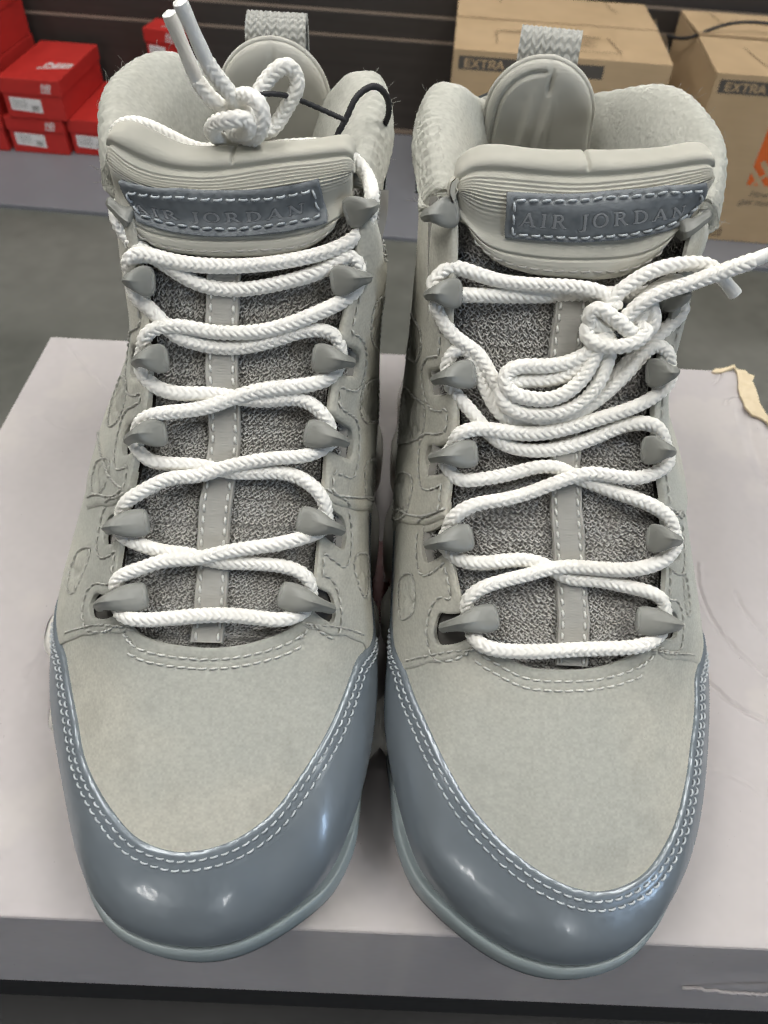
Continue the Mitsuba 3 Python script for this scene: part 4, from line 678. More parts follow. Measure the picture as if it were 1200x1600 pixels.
def serif_word(word, h=1.0, gap=.34):
    """Wide roman capitals with serifs as polygons; returns (list of polygons, total width)."""
    T_, t_, sv = .20, .10, .055
    bar = lambda x0, y0, x1, y1, w: LineString([(x0, y0), (x1, y1)]).buffer(w / 2, cap_style='flat')
    ser = lambda x, y, w=.36: sbox(x - w / 2, y, x + w / 2, y + sv)
    def ell(cx, cy, rx, ry): return affinity.scale(Point(cx, cy).buffer(1, 24), rx, ry)
    def G(c):
        if c == 'A': return [bar(.12, 0, .52, 1, t_), bar(.52, 1, .95, 0, T_), sbox(.27, .30, .78, .30 + .08), ser(.12, 0, .30), ser(.93, 0, .38)], 1.08
        if c == 'I': return [sbox(.10, 0, .10 + T_, 1), ser(.20, 0), ser(.20, 1 - sv)], .40
        if c == 'R': return [sbox(.12, 0, .12 + T_, 1), ser(.22, 0), sbox(.02, 1 - sv, .3, 1), ell(.46, .74, .36, .26).difference(ell(.42, .74, .21, .185)).intersection(sbox(.30, 0, 2, 2)), sbox(.28, .48, .5, .55), sbox(.28, .93, .5, 1.0), bar(.50, .52, .90, .0, T_ * .9), ser(.92, 0, .26)], 1.05
        if c == 'J': return [sbox(.26, -.12, .26 + T_, 1), ser(.36, 1 - sv), ell(.20, -.10, .26, .20).difference(ell(.13, -.06, .17, .15)).intersection(sbox(-1, -1, .46, .0))], .52
        if c == 'O': return [ell(.55, .5, .55, .52).difference(ell(.55, .5, .36, .44))], 1.10
        if c == 'D': return [sbox(.12, 0, .12 + T_, 1), sbox(.02, 0, .5, sv + .02), sbox(.02, 1 - sv - .02, .5, 1), ell(.42, .5, .60, .50).difference(ell(.40, .5, .42, .425)).intersection(sbox(.40, -1, 2, 2))], 1.06
        if c == 'N': return [sbox(.12, 0, .12 + t_, 1), sbox(.86, 0, .86 + t_, 1), bar(.16, 1, .90, .0, T_), ser(.17, 0, .30), ser(.91, 1 - sv, .30), sbox(.0, 1 - sv, .2, 1)], 1.08
        return [], .45
    out, x = [], 0.
    for c in word:
        ps, w = G(c)
        if ps:
            g = shapely.union_all(ps)
            out.append(affinity.translate(g, x, 0))
        x += w + (gap if ps else .1)
    return out, x - gap

class TongueTop:
    """Padded top of the tongue: a in 0..1 across, b in 0..1 from the hem up the front, over the roll and down inside."""
    def __init__(self, rows, name):
        hem, mid, seam, top = rows
        d = np.array([0, .006, .0005])
        back = top + np.array([0, .0065, -.0005])
        down = top + np.array([0, .0085, -.010])
        inn = top + np.array([0, .005, -.030])
        low = hem + (hem - mid) * .02 + np.array([0, .0015, -.0005])
        q1 = (hem * .55 + mid * .45) + nrm(np.array([0, -.75, .6])) * .0012
        q2 = (mid * .45 + seam * .55) + nrm(np.array([0, -.9, .4])) * .0028
        q3 = seam * .5 + top * .5 + np.array([0, -.0006, .0010])
        self.R = np.stack([low, hem, q1, mid, q2, seam, q3, top, back, down, inn])
        b = np.array([0, .03, .16, .30, .46, .60, .645, .69, .77, .86, 1.])
        self.cb = CubicSpline(b, self.R, axis=0)
        self.flip = 1.
        n = self.normal(np.array(.5), np.array(.3))
        if n[1] > 0: self.flip = -1.
    def __call__(self, a, b):
        a, b = np.broadcast_arrays(np.asarray(a, float), np.asarray(b, float))
        rows = self.cb(np.clip(b, 0, 1))            # (..., 25, 3)
        x = np.linspace(0, 1, 25)
        u = np.clip(a, 0, 1) * 24; i = np.clip(u.astype(int), 0, 23); f = u - i
        g = lambda k: np.take_along_axis(rows, np.clip(k, 0, 24)[..., None, None], -2)[..., 0, :]
        p0, p1, p2, p3 = g(i - 1), g(i), g(i + 1), g(i + 2)
        f = f[..., None]
        return .5 * (2 * p1 + (p2 - p0) * f + (2 * p0 - 5 * p1 + 4 * p2 - p3) * f * f + (3 * p1 - p0 - 3 * p2 + p3) * f ** 3)
    def normal(self, a, b, e=.004):
        a, b = np.broadcast_arrays(np.asarray(a, float), np.asarray(b, float))
        return self.flip * nrm(np.cross(self(np.minimum(a + e, 1), b) - self(np.maximum(a - e, 0), b), self(a, b + e) - self(a, b - e)))
    at = Upper.at
    path = Upper.path


def sneaker(name, key_label):
    D, up = DATA[name], UP[name]
    med = 1. if name == 'A' else -1.           # the medial side lies towards +x / -x
    K = thing('sneaker', key_label, 'sneaker', 'pair of grey high-top sneakers')
    rng = np.random.default_rng(5 if name == 'A' else 6)
    # ---------- metric of the surface near the opening
    kx = np.linalg.norm(up(7.01, .93) - up(6.99, .93)) / .02
    ky = np.linalg.norm(up(7., .94) - up(7., .92)) / .02
    # ---------- panel outlines in (s, t)
    bo = np.array(D['border'])
    bo = bo[(np.diff(np.r_[bo[0, 0] + 1, bo[:, 0]]) < 0)]
    bs = smooth_path(bo * [1, 20], 240) / [1, 20]
    # behind the ball of the foot the patent runs down to the sole
    fall = np.clip((np.abs(bs[:, 0]) - np.where(bs[:, 0] > 0, 4.7, 5.0)) / np.where(bs[:, 0] > 0, 1.9, 2.6), 0, 1); fall = fall * fall * (3 - 2 * fall)
    bs[:, 1] = bs[:, 1] * (1 - fall) + .155 * fall
    t0, t1 = bs[0, 1], bs[-1, 1]
    ext0 = [(20, max(t0 * .8, .13)), (bs[0, 0] + 2, t0 * .95)]
    ext1 = [(bs[-1, 0] - 2, t1 * .95), (-20, max(t1 * .8, .13))]
    bline = np.vstack([ext0, bs, ext1])
    guard = Polygon(np.vstack([bline, [(-20, .0), (20, .0)]])).buffer(0)
    above = Polygon(np.vstack([bline, [(-20, 1.0), (20, 1.0)]])).buffer(0)
    # lower line that the nubuck runs to, just under the patent edge
    under = Polygon(np.vstack([np.column_stack([bline[:, 0], np.maximum(bline[:, 1] - .035, .03)]), [(-20, 1.0), (20, 1.0)]])).buffer(0)
    M = lambda g: affinity.scale(g, kx, ky, origin=(0, 0))
    iM = lambda g: affinity.scale(g, 1 / kx, 1 / ky, origin=(0, 0))
    # pockets for the lace lugs
    caps = []
    for nm in ('lat', 'med'):
        for kp, ((s, t), (pa, pb)) in enumerate(zip(D['pock_' + nm], D['lug_' + nm])):
            if name == 'B' and nm == 'lat' and kp > 1: continue
            ss = np.linspace(.5, 14.5, 400) * (1 if nm == 'lat' else -1)
            O = up.c[4](ss)
            so = ss[np.argmin(np.linalg.norm(O - np.array(pa), axis=1))]
            caps.append((LineString([(s * kx, t * ky), (so * kx, 1.06 * ky)]), .0034, nm))
    opening = shapely.union_all([sbox(-20 * kx, 1.0 * ky, 20 * kx, 1.3 * ky)] + [c.buffer(r) for c, r, _ in caps])
    opening_st = iM(opening)
    def seam_poly(seam, sign, inset=0.):
        q = np.array(seam) + [sign * inset, 0]; q = q[np.argsort(q[:, 1])]
        lo, hi = q[0], q[-1]
        return Polygon(np.vstack([[(lo[0], 0)], q, [(hi[0], 1.02), (sign * 20, 1.02), (sign * 20, 0)]])).buffer(0)
    q_lat, q_med = seam_poly(D['seam_lat'], 1), seam_poly(D['seam_med'], -1)
    a_lat, a_med = seam_poly(D['ankle_lat'], 1), seam_poly(D['ankle_med'], -1)
    q_lat_i, q_med_i = seam_poly(D['seam_lat'], 1, .4), seam_poly(D['seam_med'], -1, .4)
    a_lat_i, a_med_i = seam_poly(D['ankle_lat'], 1, .4), seam_poly(D['ankle_med'], -1, .4)
    # ---------- seams
    tp = lambda st, n=500: up.path(st, n)[1]
    def edge_rows(dist):        # line that follows the opening and goes round the pockets
        reg = opening.buffer(dist).intersection(sbox(-20 * kx, -1, 20 * kx, ky * .999))
        ring = LineString(reg.exterior.coords) if reg.geom_type == 'Polygon' else LineString(max(reg.geoms, key=lambda g: g.area).exterior.coords)
        res = {}
        for nm, lo, hi in (('lat', 3.2, 13.6), ('med', -13.6, -3.2)):
            g = ring.intersection(sbox(lo * kx, -1, hi * kx, ky * .995))
            g = shapely.line_merge(g) if g.geom_type != 'LineString' else g
            g = max(getattr(g, 'geoms', [g]), key=lambda x: x.length)
            c = np.array(g.simplify(.00015).coords) / [kx, ky]
            res[nm] = c
        return res
    er = edge_rows(.0034)
    throat = {}
    for k, d in enumerate((.0038, .0066)):
        ss = np.linspace(-3.4 + .15 * k, 3.4 - .15 * k, 60)
        kt = np.linalg.norm(up(ss, .92) - up(ss, .9), axis=1) / .02
        throat[k] = np.column_stack([ss, 1 - d / kt])
    rows = []      # (parent, polyline st, panel lift, closed, thread, kw)
    VH, QH, AH, GH = .0000, .0006, .0016, .0013
    bs_all = bs; bs = bs[(bs[:, 0] < 5.7) & (bs[:, 0] > -6.4)]
    b1, b2 = strip_at(up, bs, -.0022 * med), strip_at(up, bs, -.0047 * med)
    if (b1[150, 1] > (smooth_path(bs * [1, 20], 300) / [1, 20])[150, 1]): b1, b2 = strip_at(up, bs, .0022 * med), strip_at(up, bs, .0047 * med)
    panels = {}
    for k in 'vamp mudguard quarter quarter_m ankle ankle_m'.split(): panels[k] = dict(g=[], st=[])
    def row(panel, st, lift, closed=False, thread=None, depth=.00022, **kw):
        thread = thread or ('thread' if panel == 'vamp' else 'thread_grey')
        m, holes = stitch_row(up, st, lift, closed, **kw)
        x = tp(st, 900) if not closed else up.path(st, 900, 0, True)[1]
        hh = holes - up.normal(0., .5) * 0
        panels[panel]['g'] += [(x, depth, .00065)]
        panels[panel]['st'].append((m, thread, holes))
    row('mudguard', b1[3:-3], GH, thread='thread_blue', pitch=.0030)
    row('mudguard', b2[3:-3], GH, thread='thread_blue', pitch=.0030)
    row('vamp', throat[0], VH, pitch=.0031)
    row('vamp', throat[1], VH, pitch=.0031)
    def split_rows(st, parts):
        """cut a long line where it passes from one panel to the next"""
        st = np.asarray(st)
        pt = shapely.points(st)
        which = np.full(len(st), -1)
        for k, (nm, poly) in enumerate(parts):
            which[shapely.contains(poly, pt) & (which < 0)] = k
        for k, (nm, poly) in enumerate(parts):
            idx = np.nonzero(which == k)[0]
            if len(idx) < 3: continue
            cuts = np.split(idx, np.nonzero(np.diff(idx) > 1)[0] + 1)
            for c in cuts:
                if len(c) > 3: yield nm, st[c]
    dens = lambda c, n=700: np.array([LineString(np.asarray(c) * [1, 20]).interpolate(x, normalized=True).coords[0] for x in np.linspace(0, 1, n)]) / [1, 20]
    lifts = {'quarter': QH, 'quarter_m': QH, 'ankle': AH, 'ankle_m': AH, 'vamp': VH}
    for nm, parts in (('lat', [('ankle', a_lat), ('quarter', q_lat), ('vamp', above)]), ('med', [('ankle_m', a_med), ('quarter_m', q_med), ('vamp', above)])):
        for pn, c in split_rows(dens(er[nm]), parts):
            row(pn, c[::8] if len(c) > 40 else c[::3], lifts[pn], pitch=.0032)
    for nm, pn, sd in (('lat', 'quarter', 1), ('med', 'quarter_m', -1)):
        q = np.array(D['seam_' + nm])
        c = q + [sd * .16, 0]
        row(pn, c, QH, pitch=.0028, fill=.6)
        q = np.array(D['ankle_' + nm]); c = q + [sd * .22, .0]
        row('ankle' if nm == 'lat' else 'ankle_m', c, AH, pitch=.0032, r=.00036)
        q2 = q + [sd * .42, 0]
    scale_polys = {}
    on_edge = lambda c: a_lat.boundary.distance(Polygon(c).buffer(0)) < .02
    for nm in ('lat', 'med'):
        for c in D['scales_' + nm]:
            c = np.array(c); cen = c.mean(0)
            if name == 'A' and nm == 'lat' and 7.5 < cen[0] < 8.9 and cen[1] > .4 and on_edge(c): continue
            on = 'ankle' if (a_lat if nm == 'lat' else a_med).contains(Point(cen)) else 'quarter'
            pn = on + ('' if nm == 'lat' else '_m')
            c = rounded(c)
            P = M(Polygon(c)).buffer(0)
            P = max(getattr(P, 'geoms', [P]), key=lambda g: g.area).buffer(-.0010).buffer(.0010)
            if P.is_empty or P.area < 1e-5: continue
            P = iM(max(getattr(P, 'geoms', [P]), key=lambda g: g.area))
            c = np.array(P.exterior.coords)[:-1]
            scale_polys.setdefault(pn, []).append(P)
            row(pn, c[::max(1, len(c) // 48)], lifts[pn], True, pitch=.0027, r=.00026, depth=.00014)
    def scales(pn):
        if pn not in scale_polys: return None
        polys = scale_polys[pn]
        def f(V, base):
            h = np.zeros(len(V))
            for P in polys:
                shapely.prepare(P)
                x0, y0, x1, y1 = P.bounds
                near = (V[:, 0] > x0) & (V[:, 0] < x1) & (V[:, 1] > y0) & (V[:, 1] < y1)
                if not near.any(): continue
                idx = np.nonzero(near)[0]
                pt = shapely.points(V[idx])
                ins = shapely.contains(P, pt)
                idx = idx[ins]
                if len(idx) == 0: continue
                mp = M(P); d = shapely.distance(shapely.points(V[idx] * [kx, ky]), mp.exterior)
                q = base[idx] * 1.0
                # scales longer than wide, lying along the shoe
                g = np.column_stack([q[:, 1] * .55 + q[:, 2] * .55, q[:, 2] * .9 - q[:, 1] * .45 + q[:, 0] * .6]) / [.0078, .0034]
                r = np.random.default_rng(int(abs(P.centroid.x) * 1000) % 9973)
                lo, hi = g.min(0) - 1, g.max(0) + 1
                gi = np.stack(np.meshgrid(np.arange(lo[0], hi[0]), np.arange(lo[1], hi[1]), indexing='ij'), -1).reshape(-1, 2)
                gi = gi + r.uniform(-.36, .36, gi.shape)
                dd, _ = cKDTree(gi).query(g, k=2)
                gap = dd[:, 1] - dd[:, 0]
                h[idx] += (.0013 * sm(gap, .0, .55) - .00105) * np.clip(d / .0014, 0, 1) - .0002
            return h
        return f
    sm = lambda x, a, b: (lambda t: t * t * (3 - 2 * t))(np.clip((x - a) / (b - a), 0, 1))
    def build(pn, part, poly, off, thick, bsdf, **kw):
        hol = [(h, .00040, .00042) for _, _, h in panels[pn]['st'] if h is not None]
        gs = panels[pn]['g'] + hol
        m = panel(up, poly, off, thick, grooves=gs, extra=kw.pop('extra', scales(pn)), **kw)
        key = put(f'{K}__{part}', m, bsdf, 40)
        sub = key[len(K) + 2:]
        by = {}
        for mm, th, _ in panels[pn]['st']: by.setdefault(th, []).append(mm)
        for th, ms in by.items():
            put(f'{key}__stitching', cat_mesh(ms), th, True, kind='stuff')
        return key
    cut_vamp = under.difference(q_lat_i).difference(q_med_i).difference(opening_st)
    wr = lambda V, base: .00045 * (meshkit.fbm(base * 34, 3, 11 if name == 'A' else 12) - .55) * 2
    build('vamp', 'vamp', cut_vamp, VH, .0016, 'nubuck', extra=wr, drop=.0004)
    q1 = under.intersection(q_lat).difference(a_lat_i).difference(opening_st)
    build('quarter', 'quarter', q1, QH, .0018, 'nubuck')
    q2 = under.intersection(q_med).difference(a_med_i).difference(opening_st)
    build('quarter_m', 'quarter', q2, QH, .0018, 'nubuck')
    build('ankle', 'ankle_panel', under.intersection(a_lat).difference(opening_st), AH, .0024, 'nubuck', edge=.0016, drop=.0010)
    build('ankle_m', 'ankle_panel', under.intersection(a_med).difference(opening_st), AH, .0024, 'nubuck', edge=.0016, drop=.0010)
    build('mudguard', 'mudguard', guard, GH, .0016, 'patent', edge=.0012, drop=.0009)
    # ---------- lining under the leather
    s, t = np.meshgrid(np.linspace(-20, 20, 241), np.linspace(.03, .992, 41), indexing='ij')
    put(f'{K}__lining', grid_mesh(up.at(s, t, -.0021 + 0 * s)), 'lining_dark', True)
    # ---------- sole
    def loft(s0, s1, prof, n, close=False):
        s = np.linspace(s0, s1, n)
        w = up.c[1](s); e = .01
        tg = nrm((up.c[1](s + e) - up.c[1](s - e)) * [1, 1, 0])
        out = np.stack([tg[:, 1], -tg[:, 0], 0 * s], 1)
        c = up.W.mean(0)
        if ((w - c) * out).sum() < 0: out = -out
        rows = []
        for o, z in prof(s):
            q = w + out * np.asarray(o)[..., None]; q[:, 2] = z
            rows.append(q)
        return grid_mesh(np.stack(rows, 1), close_u=close)
    def rim(s):
        f = np.clip((4.5 - np.abs(s)) / 1.3, 0, 1); f = f * f * (3 - 2 * f)
        return [(-.010 + 0 * s, .0012), (-.0015 + 0 * s, .0012), (.0004 * f - .0004, .0030), (.0029 * f - .0004, .0065), (.0035 * f - .0004, .0106), (.0033 * f - .0004, .0138), (.0027 * f - .0004, .0156), (.0017 * f - .0004, .0161), (.0006 * f - .0004, .0152), (-.0012 * f, .0150), (-.005 + 0 * s, .0170)]
    put(f'{K}__toe_rubber', loft(-5.0, 5.0, rim, 260), 'rubber', True)
    lat_b = [(4.5, .50), (6.05, .60), (8.0, .55), (10.3, .8), (13, 1.0)]; med_b = [(5.2, .42), (7.3, .50), (9.2, .6), (11.3, .8), (13.5, 1.0)]
    def mid(s):
        b = sum(np.exp(-((s - c) / w) ** 4) * g for (c, w), g in zip(lat_b, (1.9, 3.2, 3.4, 2., 1.) if name == 'A' else (1.2, 1.2, 1.2, 1., 1.))) + sum(np.exp(-((-s - c) / w) ** 4) * 1.5 for c, w in med_b)
        a = np.clip((np.abs(s) - 3.9) / .5, 0, 1)
        zt = .020 + .014 * np.clip((np.abs(s) - 4) / 6, 0, 1)
        return [(-.012 + 0 * s, .0022), (-.003 + .001 * a, .0022), (a * (-.0006 + .0022 * b) - .0010, .006), (a * (-.0002 + .0034 * b) - .0008, .012), (a * (-.0002 + .0036 * b) - .0006, .6 * zt + .006), (a * (-.0002 + .0024 * b) - .0008, zt), (-.002 - .001 * a, zt + .004), (-.008 + 0 * s, zt + .004)]
    for a, b in ((3.5, 20.), (-20., -3.5)):
        put(f'{K}__midsole', loft(a, b, mid, 240), 'midsole', True)
    s = np.linspace(-20, 20, 161)[:-1]
    w = up.c[1](s); c = w.mean(0)
    ringp = np.column_stack([(w - c)[:, :2] * .955 + c[:2], 0 * s + .0008])
    polyo = Polygon(ringp[:, :2])
    vv, ff = trimesh.creation.triangulate_polygon(polyo, engine='earcut')
    sole = trimesh.creation.extrude_polygon(polyo, .011, engine='earcut'); sole.apply_translation([0, 0, .0006])
    put(f'{K}__outsole', sole, 'sole_dark')
    foot = trimesh.creation.extrude_polygon(Polygon((w - c)[:, :2] * .86 + c[:2]), .004, engine='earcut'); foot.apply_translation([0, 0, .028])
    put(f'{K}__footbed', foot, 'lining_dark')
    # ---------- tongue under the laces
    ytop = float(np.interp(.035, [0, 1], [0, 1])) * 0 + np.array(D['tongue_rows'])[0][:, 1].min() + .010
    ys = np.linspace(.050, min(ytop, .1515), 60)
    oi = np.arange(20, 35); lat_O = up.O[oi]; om = np.arange(20, 5, -1); med_O = up.O[om]
    def edge_x(O, y):
        o = np.argsort(O[:, 1]); return np.interp(y, O[o, 1], O[o, 0])
    def tongue(v, y):
        y = np.asarray(y, float)
        xl, xm = edge_x(lat_O, np.maximum(y, .058)), edge_x(med_O, np.maximum(y, .058))
        x = xl + (xm - xl) * (v + 1) / 2
        k = np.gradient(PROF(ys), ys); sl = np.interp(y, ys, k)
        nn = np.stack([0 * y, -sl, 1 + 0 * y], -1); nn = nn / np.linalg.norm(nn, axis=-1, keepdims=True)
        dep = -.0028 - .0040 * np.abs(v) ** 2.2 - .002 * np.clip((.058 - y) / .008, 0, 1)
        z = PROF(np.minimum(y, .1519))
        return np.stack([x, y + 0 * x, z + 0 * x], -1) + nn * dep[..., None], nn
    arc = np.r_[0, np.cumsum(np.hypot(np.diff(ys), np.diff(PROF(ys))))]
    v, yy = np.meshgrid(np.linspace(-1.22, 1.22, 61), np.interp(np.linspace(0, arc[-1], 120), arc, ys), indexing='ij')
    P, N = tongue(v, yy)
    put(f'{K}__tongue', grid_mesh(P - N * .0005), 'knit_base', True)
    TK = f'{K}__tongue'
    ms, cols = [], []
    nrow = int(arc[-1] / .00066)
    for k in range(nrow):
        y0 = np.interp((k + .5) * .00066, arc, ys)
        vv = np.linspace(-1.15, 1.15, 200)
        ph = rng.uniform(0, 6.28)
        jit = meshkit.noise(np.stack([vv * 40, 0 * vv + k * 3.7, 0 * vv], -1), 31) - .5
        j2 = meshkit.noise(np.stack([vv * 17, 0 * vv + k * 1.9, 0 * vv], -1), 37) - .5
        wav = .00034 * np.sin(vv * 105 + ph + 4 * j2) + .0006 * jit
        P, N = tongue(vv, np.clip(y0 + wav * .8, ys[0], ys[-1]))
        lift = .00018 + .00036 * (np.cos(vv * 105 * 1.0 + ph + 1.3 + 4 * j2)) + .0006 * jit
        m = tube(P + N * lift[:, None], .00023 * (1 + .5 * jit), 4, False)
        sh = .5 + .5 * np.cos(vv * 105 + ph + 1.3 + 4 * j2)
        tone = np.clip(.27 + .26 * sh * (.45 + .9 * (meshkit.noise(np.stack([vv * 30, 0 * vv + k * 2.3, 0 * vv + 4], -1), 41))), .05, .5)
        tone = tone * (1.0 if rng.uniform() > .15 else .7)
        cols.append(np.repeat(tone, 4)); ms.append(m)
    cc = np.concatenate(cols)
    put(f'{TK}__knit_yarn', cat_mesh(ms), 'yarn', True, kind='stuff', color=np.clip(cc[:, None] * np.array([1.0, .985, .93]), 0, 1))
    # ribbon down the middle
    rb = smooth_path(np.array(D['ribbon']), 420)
    tg = nrm(np.gradient(rb, axis=0))
    nn = nrm(np.cross(np.array([1., 0, 0]), tg)); nn = np.where(nn[:, 2:] < 0, -nn, nn); sd = np.cross(tg, nn)
    rb = rb + nn * .0010
    wv = np.linspace(-1, 1, 21)
    hw = .0047
    wave = .0006 * np.sin(np.arange(420) / 19.) + .0005 * np.sin(np.arange(420) / 7.7 + 1)
    rib = .00010 * np.sin(np.arange(420) * 2.1)
    prof = .0006 * (1 - np.abs(wv) ** 6) - .0004 * np.exp(-((np.abs(wv) - .72) / .07) ** 2) + .0005 * np.exp(-((np.abs(wv) - .95) / .08) ** 2)
    Pm = rb[:, None] + (sd * 1.)[:, None] * (wv * hw)[None, :, None] + nn[:, None] * (prof[None] + rib[:, None] * (np.abs(wv) < .66) + wave[:, None] * np.abs(wv) ** 3)[..., None] + sd[:, None] * (.0005 * np.sin(np.arange(420) / 31.))[:, None, None]
    low = Pm[:, [0, -1]] - nn[:, None] * .0016
    body = np.concatenate([low[:, :1], Pm, low[:, 1:]], 1)
    put(f'{TK}__ribbon', grid_mesh(body), 'ribbon', 50)
    for sgn in (-1, 1):
        x = Pm[:, 3 if sgn < 0 else -4] + nn * .0001
        m, _ = stitches(x, nn, pitch=.0034, fill=.55, r=.0004)
        put(f'{TK}__stitching', m, 'thread', True, kind='stuff')
    # ---------- padded top of the tongue with the sewn-on patch
    tt = TongueTop(np.array(D['tongue_rows']), name)
    a, b = np.meshgrid(np.linspace(0, 1, 260), np.r_[np.linspace(0, .62, 190), np.linspace(.623, .70, 40)[:], np.linspace(.705, 1, 60)], indexing='ij')
    Pt, Nt = tt(a, b), tt.normal(a, b)
    ribs = .00026 * np.sin(b * 270 + 2.2 * (meshkit.noise(np.stack([a * 5, b * 6, 0 * a], -1), 3))) * np.clip((.60 - b) / .03, 0, 1) * np.clip((b - .36) / .08, .06, 1)
    seamd = -.0010 * np.exp(-((b - .61) / .012) ** 2)
    hemd = -.0007 * np.exp(-((b - .135 - .02 * np.cos((a - .5) * 5)) / .008) ** 2)
    cen = -.0009 * np.exp(-((a - .52) / .006) ** 2) * np.clip((b - .62) / .02, 0, 1)
    pad = .0012 * np.sin(np.pi * np.clip((b - .615) / .2, 0, 1)) + .0008 * (meshkit.noise(np.stack([a * 6, b * 5, 0 * a], -1), 8) - .5)
    endc = np.minimum(a, 1 - a); rnd = -.0030 * (1 - np.sqrt(np.clip(1 - (1 - np.minimum(endc / .05, 1)) ** 2, 0, 1)))
    Pt = Pt + Nt * (ribs + seamd + hemd + cen + pad + rnd)[..., None]
    bk = Pt[[0, -1]] + np.array([0, .010, -.004])
    Pt = np.concatenate([bk[:1], Pt, bk[1:]], 0)
    TT = put(f'{K}__tongue_top', grid_mesh(Pt), 'neoprene', 60)
    hs = np.column_stack([np.linspace(.06, .94, 60), .075 + .018 * np.cos((np.linspace(.06, .94, 60) - .5) * 5)])
    q, x = tt.path(hs, 300, .0002)
    m, _ = stitches(x, tt.normal(q[:, 0], q[:, 1]), pitch=.0036, r=.0003)
    put(f'{TT}__stitching', m, 'ribbon', True, kind='stuff')
    pc = np.array(D['patch'])
    pp = Polygon(pc).buffer(0)
    kxa = np.linalg.norm(tt(.51, .35) - tt(.49, .35)) / .02; kya = np.linalg.norm(tt(.5, .36) - tt(.5, .34)) / .02
    ring = affinity.scale(affinity.scale(pp, kxa, kya, origin=(0, 0)).buffer(-.0022, join_style='mitre'), 1 / kxa, 1 / kya, origin=(0, 0))
    rc = np.array(ring.exterior.coords)
    rl = LineString(rc * [kxa, kya]); n = 360
    rr_ = np.array([rl.interpolate(x, normalized=True).coords[0] for x in np.linspace(0, 1, n)]) / [kxa, kya]
    xr = tt.at(rr_[:, 0], rr_[:, 1], .0016 + 0 * rr_[:, 0])
    m, hol = stitches(xr, tt.normal(rr_[:, 0], rr_[:, 1]), pitch=.0034, fill=.62, r=.00034)
    class Sc:     # the patch surface, so that panel() may be used on it
        flip = tt.flip
        __call__ = lambda self, a, b: tt(a, b)
        normal = lambda self, a, b, e=.004: tt.normal(a, b, e)
    # lettering: roman capitals along the text line
    tl = np.array(D['text'])
    tlp = smooth_path(np.column_stack([tl * [kxa, kya], 0 * tl[:, 0]]), 200)[:, :2]
    Lt = length(tlp); hgt = .00335
    glyphs, W_ = serif_word('AIR JORDAN')
    sc = Lt / W_ * (.955 if name == 'A' else .925); hgt = max(.0030, min(.0036, sc * 1.0))
    cum = np.r_[0, np.cumsum(np.linalg.norm(np.diff(tlp, axis=0), axis=1))]
    def warp(c):
        u = c[:, 0] * sc; i = np.stack([np.interp(u, cum, tlp[:, k]) for k in (0, 1)], 1)
        return (i + np.column_stack([0 * u, (c[:, 1] - .35) * hgt])) / [kxa, kya]
    letters = []
    for g in glyphs:
        for q in getattr(g, 'geoms', [g]):
            q = shapely.segmentize(q, .12)
            letters.append(Polygon(warp(np.array(q.exterior.coords)), [warp(np.array(i.coords)) for i in q.interiors]).buffer(0))
    lu = shapely.union_all(letters)
    edges = np.vstack([np.array(LineString(r.coords).segmentize(.004).coords) for g in getattr(lu, 'geoms', [lu]) for r in [g.exterior, *g.interiors]])
    xe = tt(edges[:, 0], edges[:, 1])
    pm = panel(Sc(), pp, .0014, .0020, ds=.006, dt=.006, edge=.0007, drop=.0005, grooves=[(xr - tt.normal(rr_[:, 0], rr_[:, 1]) * .0016, .00025, .0006), (hol - tt.normal(rr_[:1, 0], rr_[:1, 1]) * .0016, .0004, .0004), (xe, .00022, .00022)])
    PK = put(f'{TT}__patch', pm, 'patch_leather', 40, 'dark blue grey leather patch reading AIR JORDAN')
    put(f'{TT}__stitching', m, 'thread_blue', True, kind='stuff')
    lm_ = []
    for g in getattr(lu, 'geoms', [lu]):
        lm_.append(panel(Sc(), g, .00155, .0006, ds=.0045, dt=.0075, edge=.0002, drop=.0001))
    put(f'{TT}__lettering', cat_mesh(lm_), 'patch_letter', 40)
    # ---------- padded terry collar
    R = up.ridge
    Oc = np.vstack([up.c[4](-np.linspace(15, 20, 6)), up.c[4](np.linspace(19, 15, 5))])
    cen = R.mean(0)
    tR = nrm((np.gradient(R, axis=0)) * [1, 1, 0]); outw = np.stack([tR[:, 1], -tR[:, 0], 0 * tR[:, 0]], 1)
    if ((R - cen) * outw).sum() < 0: outw = -outw
    rad = np.array([.0062, .0076, .0084, .0078, .0062, .005, .0062, .0078, .0084, .0076, .0062])[:, None]
    sec = lambda o, z: R + outw * o + Z * z
    rows_ = [Oc - outw * .001, Oc * .5 + R * .5 + outw * np.minimum(rad, .0066) * .75 - Z * .002, sec(np.minimum(rad, .0068) * .95, -.004), sec(rad * .5, .0005), sec(0 * rad, .0018), sec(-rad * .65, .0004), sec(-rad * 1.25, -.0045), sec(-rad * 1.75, -.0135), sec(-rad * 2.05, -.028), sec(-rad * 2.1, -.060)]
    G = np.stack(rows_, 1)                         # (11, 10, 3)
    endA, endB = [], []
    for f, dz in ((.93, .003), (.72, .0055), (.35, .0072), (.04, .0078)):
        for k, L_ in ((0, endA), (-1, endB)):
            c = R[k] + np.array([0, 0, -.004]); fw = nrm((R[k] - R[1 if k == 0 else -2]) * [1, 1, 1.4])
            L_.append(c + (G[k] - c) * f + fw * dz)
    G = np.concatenate([np.stack(endA[::-1]), G, np.stack(endB)], 0)
    i = np.arange(len(G)); j = np.arange(G.shape[1])
    G = CubicSpline(i, G, axis=0)(np.linspace(0, i[-1], 460)); G = CubicSpline(j, G, axis=1)(np.linspace(0, j[-1], 110))
    Nn = nrm(np.cross(np.gradient(G, axis=0), np.gradient(G, axis=1)))
    if (Nn[:, 40] * np.array([0, 0, 1.])).sum() < 0: Nn = -Nn
